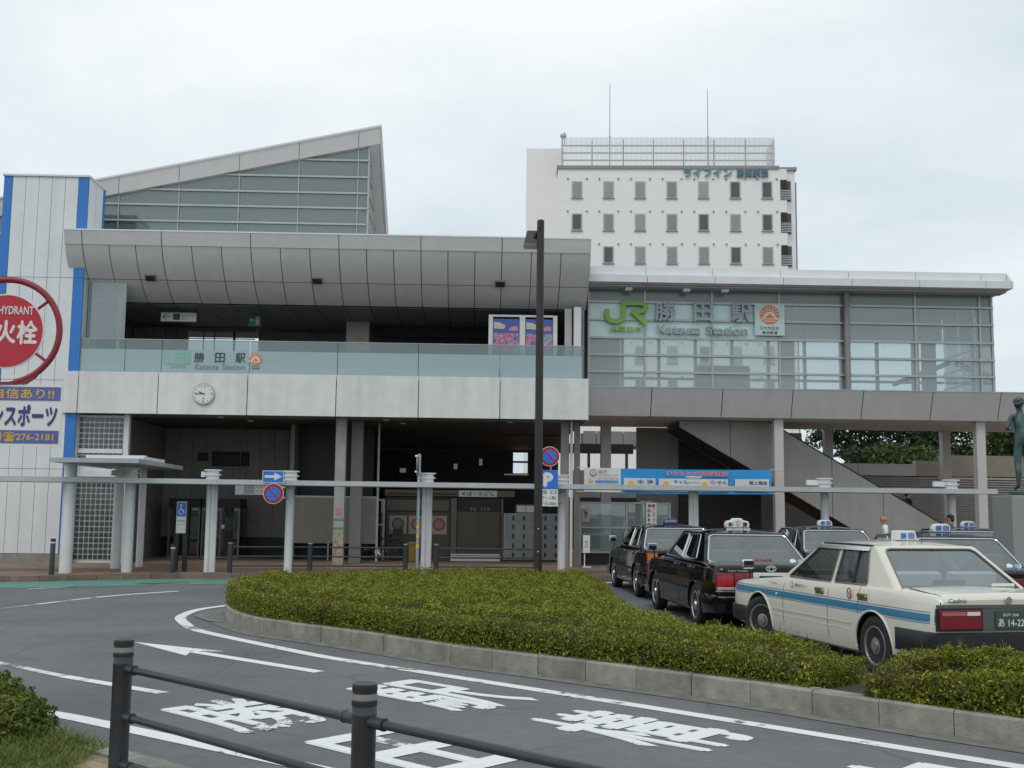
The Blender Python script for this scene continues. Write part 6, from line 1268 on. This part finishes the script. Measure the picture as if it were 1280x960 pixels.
def person(name, lab, loc, rz, h, skin, top, trousers, hair, pose=0, bald=False, bag=None, shoes=None):
    t = thing(name, lab, 'person', (0, 0, 0)); k = h/1.7; v = lambda x, y, z: (x*k, y*k, z*k)
    st = .12 if pose else .0
    J = {'pelvis': (v(0, 0, .92), (.125*k, .10*k)), 'waist': (v(0, 0, 1.08), (.12*k, .09*k)), 'chest': (v(0, -.01, 1.28), (.15*k, .105*k)), 'neckb': (v(0, .0, 1.42), (.07*k, .06*k)), 'neck': (v(0, .01, 1.475), (.058*k, .058*k)), 'jaw': (v(0, .03, 1.53), (.068*k, .085*k)), 'head': (v(0, .02, 1.595), (.083*k, .102*k)), 'crown': (v(0, .01, 1.66), (.07*k, .085*k)),
         'shL': (v(-.17, 0, 1.38), .055*k), 'elL': (v(-.22, -.02, 1.10), .042*k), 'wrL': (v(-.21, .08, .87), .030*k), 'paL': (v(-.205, .11, .80), (.022*k, .036*k)), 'shR': (v(.17, 0, 1.38), .055*k), 'elR': (v(.22, -.02, 1.10), .042*k), 'wrR': (v(.21, .08, .87), .030*k), 'paR': (v(.205, .11, .80), (.022*k, .036*k)),
         'hpL': (v(-.09, 0, .86), .085*k), 'knL': (v(-.1, .02+st, .48), .06*k), 'anL': (v(-.1, -.02+st, .09), .042*k), 'toL': (v(-.1, .15+st, .04), .035*k), 'hpR': (v(.09, 0, .86), .085*k), 'knR': (v(.1, .02-st*.3, .48), .06*k), 'anR': (v(.1, -.02-st, .09), .042*k), 'toR': (v(.1, .15-st, .04), .035*k)}
    for s, S in (('L', -1), ('R', 1)):
        for i in range(4): J['f%d%s' % (i, s)] = (v(S*.205+(0), .085+.02*i, .73), .009*k); J['g%d%s' % (i, s)] = (v(S*.2-S*.012, .09+.02*i, .685+.006*abs(i-1.5)), .008*k)
        J['t0'+s] = (v(S*.19, .145, .77), .010*k); J['t1'+s] = (v(S*.185, .16, .735), .009*k)
    B = [('pelvis', 'waist'), ('waist', 'chest'), ('chest', 'neckb'), ('neckb', 'neck'), ('neck', 'jaw'), ('jaw', 'head'), ('head', 'crown')]
    for s in 'LR':
        B += [('chest', 'sh'+s), ('sh'+s, 'el'+s), ('el'+s, 'wr'+s), ('wr'+s, 'pa'+s), ('pelvis', 'hp'+s), ('hp'+s, 'kn'+s), ('kn'+s, 'an'+s), ('an'+s, 'to'+s), ('pa'+s, 't0'+s), ('t0'+s, 't1'+s)]
        for i in range(4): B += [('pa'+s, 'f%d%s' % (i, s)), ('f%d%s' % (i, s), 'g%d%s' % (i, s))]
    SH = shoes or BLACKP
    def mf(c):
        z = c.z/k; x = abs(c.x)/k
        if z > 1.455: return 0
        if x > .155 and z < 1.12: return 0
        if z > .90: return 1
        if z < .10: return 3
        return 2
    bd = figure('body', J, B, mf, [skin, top, trousers, SH], t)
    b = MB(); b.ell(v(0, .115, 1.575), .014*k, .022*k, .02*k, 8, 6); b.build('nose', skin, t, True)
    for s in (-1, 1):
        b = MB(); b.ell(v(s*.032, .098, 1.60), .012*k, .008*k, .007*k, 8, 6); b.build('eye', SBLACK, t, True); b = MB(); b.ell(v(s*.078, .02, 1.585), .010*k, .022*k, .032*k, 8, 6); b.build('ear', skin, t, True)
        b = MB(); b.ell(v(s*.032, .1, 1.622), .02*k, .006*k, .004*k, 8, 6); b.build('eyebrow', hair, t, True)
    b = MB(); b.ell(v(0, .1, 1.535), .026*k, .008*k, .006*k, 8, 6); b.build('mouth', mat('lips', (.35, .15, .12), .6), t, True)
    if not bald:
        b = MB(); b.ell(v(0, -.005, 1.645), .088*k, .098*k, .068*k, 16, 10); b.ell(v(0, -.05, 1.585), .08*k, .058*k, .085*k, 14, 9); b.build('hair', hair, t, True)
    if bag: b = MB(); b.ell(v(.0, -.16, 1.18), .15*k, .08*k, .21*k, 14, 10); b.build('backpack', bag, t, True)
    t.location = loc; t.rotation_euler = (0, 0, rz); return t
SKIN = mat('skin', (.42, .25, .17), .55, var=.05); HAIRB = mat('hair_black', (.02, .017, .015), .5); WSH = mat('shirt_white', (.72, .73, .74), .8, var=.04, scale=14); DKT = mat('trousers_dark', (.03, .03, .035), .8); BLKT = mat('top_black', (.022, .022, .026), .85); GRT = mat('top_grey', (.10, .10, .11), .85); REDB = mat('bag_maroon', (.16, .04, .045), .7)
person('person', 'bald person in a white shirt standing behind the taxis', (9.88, 27.05, 0.0), radians(75), 1.66, SKIN, WSH, DKT, HAIRB, bald=True)
person('person', 'dark-haired person with a maroon backpack near the statue plinth', (11.72, 27.6, .12), radians(62), 1.56, SKIN, GRT, DKT, HAIRB, pose=1, bag=REDB)
person('person', 'person in black coming down the station stairs', (13.05, 33.75, .78), radians(-80), 1.62, SKIN, BLKT, DKT, HAIRB, pose=1)
# bronze statue on a granite plinth
stt = thing('bronze_statue', 'green bronze standing figure seen from behind on a granite plinth', 'statue', (0, 0, 0))
J = {'pelvis': ((0, 0, .93), (.135, .115)), 'waist': ((.015, .01, 1.09), (.105, .085)), 'chest': ((.0, .02, 1.27), (.135, .10)), 'neckb': ((-.01, .015, 1.41), (.06, .055)), 'neck': ((-.01, .03, 1.48), (.045, .045)), 'head': ((-.02, .05, 1.57), (.075, .085)), 'crown': ((-.03, .04, 1.63), (.07, .08)),
     'shL': ((-.155, .0, 1.37), .052), 'elL': ((-.25, .02, 1.12), .042), 'wrL': ((-.15, .2, 1.12), .032), 'haL': ((-.1, .26, 1.15), (.03, .022)), 'shR': ((.155, .0, 1.37), .052), 'elR': ((.25, -.01, 1.12), .042), 'wrR': ((.22, .12, .93), .032), 'haR': ((.2, .17, .87), (.03, .022)),
     'buL': ((-.075, -.04, .90), .09), 'knL': ((-.08, .02, .49), .062), 'caL': ((-.085, -.02, .33), .056), 'anL': ((-.085, -.01, .09), .036), 'toL': ((-.1, .14, .035), .034), 'buR': ((.085, -.035, .885), .09), 'knR': ((.12, .09, .50), .062), 'caR': ((.13, .05, .34), .054), 'anR': ((.14, .0, .10), .036), 'toR': ((.16, .15, .035), .034)}
for s, S in (('L', -1), ('R', 1)):
    h = J['ha'+s][0]
    for i in range(4): J['f%d%s' % (i, s)] = ((h[0]+.03*(1 if s == 'L' else 0), h[1]+.04, h[2]+.025-.018*i), .010); J['g%d%s' % (i, s)] = ((h[0]+.06*(1 if s == 'L' else .2), h[1]+.05, h[2]+.02-.018*i), .009)
    J['t'+s] = ((h[0], h[1]+.03, h[2]+.05), .011)
B = [('pelvis', 'waist'), ('waist', 'chest'), ('chest', 'neckb'), ('neckb', 'neck'), ('neck', 'head'), ('head', 'crown')]
for s in 'LR':
    B += [('chest', 'sh'+s), ('sh'+s, 'el'+s), ('el'+s, 'wr'+s), ('wr'+s, 'ha'+s), ('pelvis', 'bu'+s), ('bu'+s, 'kn'+s), ('kn'+s, 'ca'+s), ('ca'+s, 'an'+s), ('an'+s, 'to'+s), ('ha'+s, 't'+s)]
    for i in range(4): B += [('ha'+s, 'f%d%s' % (i, s)), ('f%d%s' % (i, s), 'g%d%s' % (i, s))]
SZ = 2.13
bd = figure('figure', J, B, lambda c: 0, [BRONZE], stt)
b = MB(); b.ell((-.03, -.005, 1.625), .095, .105, .075); b.ell((-.05, -.06, 1.565), .085, .06, .05); b.ell((-.02, -.075, 1.59), .06, .05, .045); b.build('hair', BRONZE, stt, True); b = MB(); b.ell((-.02, .135, 1.57), .015, .02, .02, 8, 6); b.build('nose', BRONZE, stt, True)
b = MB(); b.lathe([(.26, -.085), (.27, -.07), (.27, -.02), (.25, 0)], (.03, .04, 0), n=24); b.build('bronze_base', BRONZE, stt, True)
b = MB(); b.box(-.38, .66, -.42, .5, -SZ-.0, -.09); pl_ = b.build('plinth', GRANITE, stt); bv = pl_.modifiers.new('edge', 'BEVEL'); bv.width = .015; bv.segments = 2
stt.location = (9.85, 20, SZ); stt.rotation_euler = (0, 0, radians(-4))

# ------------------------------------------------------------------ foreground fence
fn = thing('guard_fence', 'charcoal pipe guard fence with banded round posts in the foreground', 'fence', (-2.13, 7, .1))
fp = [(-2.13, 7.0), (-.51, 5.36), (1.6, 3.22)]
for x, y in fp:
    b = MB(); b.lathe([(.057, 0), (.057, .635), (.059, .638), (.059, .65), (.057, .653), (.057, .765), (.0585, .77), (.0585, .782), (.055, .785), (.05, .787)], (x, y, .1), n=28); p = b.build('post', FENCE, fn, True)
    b = MB(); b.lathe([(.0595, 0), (.0595, .028)], (x, y, .812), n=28); b.build('reflective_band', mat('reflective_grey', (.24, .24, .235), .4), p, True); b = MB(); b.lathe([(.06, 0), (.06, .018)], (x, y, .785), n=28); b.build('groove_band', BLACKP, p, True); b = MB(); b.lathe([(.06, 0), (.06, .016)], (x, y, .852), n=28); b.build('groove_band', BLACKP, p, True)
for (x0, y0), (x1, y1) in zip(fp, fp[1:]):
    a, c = Vector((x0, y0, 0)), Vector((x1, y1, 0)); t = (c-a).normalized()
    for z in (.715, .435, .155):
        p0 = a+t*.05+Vector((0, 0, z)); p1 = c-t*.05+Vector((0, 0, z)); b = MB(); b.cyl(p0, p1, .0215, n=16); rl = b.build('rail', FENCE, fn, True)
        for q, s in ((p0, 1), (p1, -1)): b = MB(); b.cyl(q-t*s*.02, q+t*s*.085, .028, n=16); b.cyl(q+t*s*.085, q+t*s*.10, .030, n=16); b.build('socket', FENCE, rl, True)

# ------------------------------------------------------------------ planting
def leaf_cloud(P, N, size, jit=.6, up=.5):
    n = len(P); nrm = N+jit*rng.normal(size=(n, 3)); nrm[:, 2] += up*rng.random(n); nrm /= np.linalg.norm(nrm, axis=1)[:, None]+1e-9
    ref = rng.normal(size=(n, 3)); A = np.cross(nrm, ref); A /= np.linalg.norm(A, axis=1)[:, None]+1e-9; Bv = np.cross(nrm, A)
    s = size*(.45+1.1*rng.random(n)**1.5)[:, None]
    V = np.stack([P-A*s, P+Bv*s*.45+nrm*s*.12, P+A*s, P-Bv*s*.45+nrm*s*.12], 1).reshape(-1, 3)
    return V, np.arange(4*n).reshape(-1, 4)
def leaf_mesh(name, chunks, m, parent):
    V = np.concatenate([c[0] for c in chunks]); off = 0; Fs = []
    for v, f in chunks: Fs.append(f+off); off += len(v)
    F = np.concatenate(Fs); me = bpy.data.meshes.new(name); me.vertices.add(len(V)); me.vertices.foreach_set('co', V.astype(np.float32).ravel()); me.loops.add(F.size); me.loops.foreach_set('vertex_index', F.astype(np.int32).ravel())
    me.polygons.add(len(F)); me.polygons.foreach_set('loop_start', np.arange(0, F.size, 4, dtype=np.int32)); me.update(calc_edges=True); me.materials.append(m)
    return link(bpy.data.objects.new(name, me), parent)
LEAF1 = leafmat('azalea_leaf', [(.05, .06, .010), (.15, .17, .015), (.29, .31, .027), (.48, .48, .07)], brown=.75, nscale=7.)  # clump-scale dark tones paint the shade of hollows into the leaf colour
LEAF2 = leafmat('boxwood_leaf', [(.04, .06, .010), (.12, .155, .02), (.30, .33, .055)])
TWIG = mat('hedge_twig', (.06, .047, .03), .9, var=.3, scale=20)
def seg_dist(X, Y_, poly):
    d = np.full(X.shape, 1e9); ins = np.zeros(X.shape, bool); n = len(poly)
    for i in range(n):
        (x0, y0), (x1, y1) = poly[i], poly[(i+1) % n]; dx, dy = x1-x0, y1-y0; t = np.clip(((X-x0)*dx+(Y_-y0)*dy)/(dx*dx+dy*dy+1e-12), 0, 1)
        d = np.minimum(d, np.hypot(X-x0-t*dx, Y_-y0-t*dy)); c = ((y0 > Y_) != (y1 > Y_)); ins ^= c & (X < (x1-x0)*(Y_-y0)/(y1-y0+1e-12)+x0)
    return np.where(ins, d, -d)
_ph = rng.random((40, 3))
def bumps(X, Y_, sc):
    z = np.zeros_like(X)
    for i in range(18):
        a = 2*pi*_ph[i, 0]; f = sc*(.6+1.6*_ph[i, 1]); z += np.sin(f*(X*cos(a)+Y_*sin(a))+20*_ph[i, 2])/(1+.25*i)
    return z/4
def hedge(name, lab, cat, poly, ztop, z0, n_top, n_side, size, m, edge=.22, dens_fn=None, droop=0.0):
    t = thing(name, lab, cat, (poly[0][0], poly[0][1], z0)); pts = np.array(poly); lo, hi = pts.min(0), pts.max(0)
    def top(X, Y_):
        d = seg_dist(X, Y_, poly); zt = ztop(X, Y_) if callable(ztop) else ztop
        return d, z0+(zt-z0)*(np.clip(d/edge, 0, 1)**.5)+(.065*bumps(X, Y_, 4)+.05*bumps(X+3, Y_, 13)-.22*np.clip(bumps(X-5, Y_+2, 9)-.12, 0, .5))*np.clip(d/edge, 0, 1)
    ch = []; X = lo[0]+(hi[0]-lo[0])*rng.random(n_top*3); Y_ = lo[1]+(hi[1]-lo[1])*rng.random(n_top*3); d, z = top(X, Y_); k = d > 0
    X, Y_, z, d = X[k][:n_top], Y_[k][:n_top], z[k][:n_top], d[k][:n_top]
    dep = np.abs(rng.normal(size=len(X)))*.05-.015*(rng.random(len(X)) < .1); P = np.stack([X, Y_, z-dep], 1); N = np.zeros_like(P); N[:, 2] = 1; ch.append(leaf_cloud(P, N, size, .75))
    # sprigs that stand up out of the clipped surface
    ns = n_top//110; i = rng.integers(0, len(X), ns)
    hs_ = rng.random(ns)
    for j in range(7): P2 = np.stack([X[i]+rng.normal(size=ns)*.012, Y_[i]+rng.normal(size=ns)*.012, z[i]-.02+(.006+.007*hs_)*j], 1); ch.append(leaf_cloud(P2, np.zeros_like(P2), size*.9, 1.0))
    # flanks
    per = resample(poly+[poly[0]], .03); q = rng.integers(0, len(per), n_side); PX = np.array([tuple(p) for p in per])[q]; cx = pts.mean(0)
    u = rng.random(n_side); off = rng.random(n_side)*.14
    Xs = PX[:, 0]+rng.normal(size=n_side)*.05; Ys = PX[:, 1]+rng.normal(size=n_side)*.05; ds, zs2 = top(Xs, Ys); kk = ds > -.05
    zz = z0+(((ztop(Xs, Ys) if callable(ztop) else ztop)-.06)-z0)*u; P = np.stack([Xs, Ys, zz], 1)[kk]; N = rng.normal(size=P.shape); ch.append(leaf_cloud(P, N, size, .8))
    # a few weeds and long shoots standing out of the top
    nw = max(30, n_top//2200); i = rng.integers(0, len(X), nw)
    for j in range(7):
        a_ = rng.random(nw)*2*pi; h_ = .06+.11*rng.random(nw); le = .05*rng.normal(size=(nw, 2)); bx0, by0, bz0 = X[i], Y_[i], z[i]-.05; w_ = .004
        V4 = np.stack([np.stack([bx0-w_*np.cos(a_), by0-w_*np.sin(a_), bz0], 1), np.stack([bx0+w_*np.cos(a_), by0+w_*np.sin(a_), bz0], 1), np.stack([bx0+le[:, 0]+.001, by0+le[:, 1], bz0+h_], 1), np.stack([bx0+le[:, 0]-.001, by0+le[:, 1], bz0+h_], 1)], 1).reshape(-1, 3)
        ch.append((V4, np.arange(4*nw).reshape(-1, 4)))
    o = leaf_mesh('foliage', ch, m, t); tag(o, kind='stuff')
    # dark woody inside
    g = .14; nx, ny = int((hi[0]-lo[0])/g)+2, int((hi[1]-lo[1])/g)+2; GX_, GY_ = np.meshgrid(lo[0]+g*np.arange(nx), lo[1]+g*np.arange(ny)); dd, zz = top(GX_, GY_); b = MB(); idx = {}
    for jy in range(ny):
        for ix in range(nx):
            if dd[jy, ix] > .04: idx[(jy, ix)] = len(b.v); b.v.append((GX_[jy, ix], GY_[jy, ix], max(z0, zz[jy, ix]-.11)))
    for (jy, ix), k0 in idx.items():
        if (jy+1, ix) in idx and (jy, ix+1) in idx and (jy+1, ix+1) in idx: b.f.append((k0, idx[(jy, ix+1)], idx[(jy+1, ix+1)], idx[(jy+1, ix)])); b.mi.append(0)
    b.build('branch_mass', TWIG, t, True)
    # bare stems showing low on the flank
    bt = MB()
    for _ in range(min(260, len(per))):
        p = per[rng.integers(0, len(per))]; cv_ = (Vector(cx)-p).normalized()*.05; bx_, by_ = p.x+cv_.x+rng.normal()*.02, p.y+cv_.y+rng.normal()*.02; bt.tube([(bx_, by_, z0), (bx_+rng.normal()*.05, by_+rng.normal()*.05, z0+.12+.1*rng.random()), (bx_+rng.normal()*.09, by_+rng.normal()*.09, z0+.2+.12*rng.random())], .003, 4)
    tag(bt.build('stem', TWIG, t), kind='stuff'); return t
def inset_(poly, d):
    P = [Vector(p) for p in poly]; n = len(P); out = []
    A = sum(P[i].x*P[(i+1) % n].y-P[(i+1) % n].x*P[i].y for i in range(n)); s = 1 if A > 0 else -1
    for i in range(n):
        t = (P[(i+1) % n]-P[i-1]).normalized(); out.append((P[i].x-t.y*d*s, P[i].y+t.x*d*s))
    return out
ip = [tuple(p) for p in isl]+[tuple(p) for p in isl_back[1:-1]]
ipi = inset(ip, .07); 
front = [p for p in ipi if p[0]+0 < 3.28 or p[1] > 11]; front = [p for p in ipi if (p[0]-p[1]) < -6.7]
hz = lambda X, Y_: .59-.03*np.clip((X-1.5)/2, 0, 1)-.10*np.clip((X-2.75)/.5, 0, 1)+.01*np.clip((Y_-14)/5, 0, 1)
hedge('azalea_hedge', 'wide clipped green azalea hedge filling the kerbed island', 'hedge', front, hz, .17, 330000, 90000, .0145, LEAF1)
back = [p for p in ipi if (p[0]-p[1]) > -6.3]
hedge('azalea_bush', 'ragged green azalea bush at the island end beside the cream taxi', 'hedge', back, lambda X, Y_: .59+0*X-.16*np.clip((3.9-X)/.6, 0, 1), .17, 50000, 40000, .016, LEAF1, edge=.3)
def bush(name, lab, c, rx, ry, rz, n, size, m):
    t = thing(name, lab, 'bush', (c[0], c[1], .12)); u = rng.normal(size=(n, 3)); u /= np.linalg.norm(u, axis=1)[:, None]; r_ = (1+.16*np.sin(6*u[:, 0]+3*u[:, 2])*np.sin(7*u[:, 1]+1)+.10*np.sin(15*u[:, 0])*np.sin(17*u[:, 2]))*(1-.22*rng.random(n)**2)
    P = np.array(c)+u*np.array([rx, ry, rz])*r_[:, None]; P = P[P[:, 2] > .11]; N = (P-np.array(c)); N /= np.linalg.norm(N, axis=1)[:, None]; o = leaf_mesh('foliage', [leaf_cloud(P, N, size, .8)], m, t); tag(o, kind='stuff')
    b = MB(); b.ell(c, rx*.72, ry*.72, rz*.72); b.build('branch_mass', TWIG, t, True)
    b = MB()
    for _ in range(14): a = rng.random()*2*pi; b.tube([(c[0]+.05*cos(a), c[1]+.05*sin(a), .1), (c[0]+rx*.45*cos(a), c[1]+ry*.45*sin(a), c[2])], .008, 5)
    b.build('stem', TWIG, t)
bush('boxwood_bush', 'rounded dark green bush at the left edge beside the guard fence', (-3.30, 8.0, .17), .36, .42, .23, 15000, .017, LEAF2)
bush('boxwood_bush', 'taller dark green bush cut by the left edge of the view', (-3.80, 8.6, .19), .45, .5, .27, 15000, .017, LEAF2)
# grass between the bush and the fence post
gv = []; n = 4200; X = -3.35+.95*rng.random(n); Y_ = 6.9+1.2*rng.random(n); k = (X+Y_ < 5.25) & (X+Y_ > 3.6); X, Y_ = X[k], Y_[k]; n = len(X); hgt = .02+.075*rng.random(n)**2.5; a = rng.random(n)*2*pi; lean = .06*rng.normal(size=(n, 2)); w = .0035
V = np.stack([np.stack([X-w*np.cos(a), Y_-w*np.sin(a), np.full(n, .12)], 1), np.stack([X+w*np.cos(a), Y_+w*np.sin(a), np.full(n, .12)], 1), np.stack([X+lean[:, 0]+.0008, Y_+lean[:, 1], .12+hgt], 1), np.stack([X+lean[:, 0]-.0008, Y_+lean[:, 1], .12+hgt], 1)], 1).reshape(-1, 3)
GR = leafmat('grass_blade', [(.06, .09, .012), (.14, .19, .03), (.26, .30, .07)]); o = leaf_mesh('grass', [(V, np.arange(4*n).reshape(-1, 4))], GR, None); tag(o, 'green grass tufts between the bush and the fence post', 'grass', kind='stuff')
# trees beyond the station
PINE = leafmat('pine_needles', [(.012, .026, .012), (.028, .05, .018), (.05, .075, .025)], trans=.12); BRD = leafmat('broad_leaves', [(.03, .05, .012), (.06, .085, .02), (.10, .12, .03)]); BARK = mat('bark', (.07, .055, .045), .95, var=.3, scale=8, bump=.4)
def tree(lab, x, y, h, r, m, seed, flat=.4, size=.13, n=9000):
    t = thing('tree', lab, 'tree', (x, y, 0), 'trees beyond the station'); R_2 = random.Random(seed); b = MB(); b.tube([(x, y, 0), (x+.1, y, h*.35), (x-.15, y+.1, h*.7), (x, y, h*.95)], [.22, .18, .12, .03], 8); ch = []
    k = 26
    for i in range(k):
        f = .28+.7*i/k; a = R_2.random()*2*pi; rr = r*(1-.55*(f-.28)/.72)*(.45+.6*R_2.random()); c = np.array([x+rr*cos(a), y+rr*sin(a), h*f+R_2.uniform(-.2, .3)]); b.tube([(x, y, h*f-.3), ((x+c[0])/2, (y+c[1])/2, c[2]-.2), tuple(c)], [.06, .04, .02], 5)
        q = n//k; u = rng.normal(size=(q, 3)); u /= np.linalg.norm(u, axis=1)[:, None]; s = r*(.28+.2*R_2.random()); P = c+u*np.array([s*1.25, s*1.25, s*flat])*(.5+.5*rng.random(q)[:, None]**.4); ch.append(leaf_cloud(P, u, size, .8))
    b.build('trunk', BARK, t, True); o = leaf_mesh('crown', ch, m, t); tag(o, kind='stuff')
tree('dark pine with layered branches left of the far wall opening', 18.6, 55, 7.4, 2.6, PINE, 1); tree('dark pine with the widest crown above the siding wall', 22.2, 58, 7.8, 2.8, PINE, 2); tree('smaller dark pine beside the middle deck column', 25.2, 60, 7.0, 2.4, PINE, 3)
tree('light green broadleaf tree behind the right deck column', 26.2, 53, 6.2, 2.6, BRD, 4, .9); tree('yellowish green broadleaf tree at the statue', 28.0, 50, 6.6, 2.5, BRD, 5, .9); tree('low broadleaf tree under the pines', 19.5, 50, 4.6, 2.2, BRD, 6, .8)
tree('dark tree behind the broadleaf trees', 30.5, 60, 7.5, 3.0, PINE, 7, .7)
text_done()
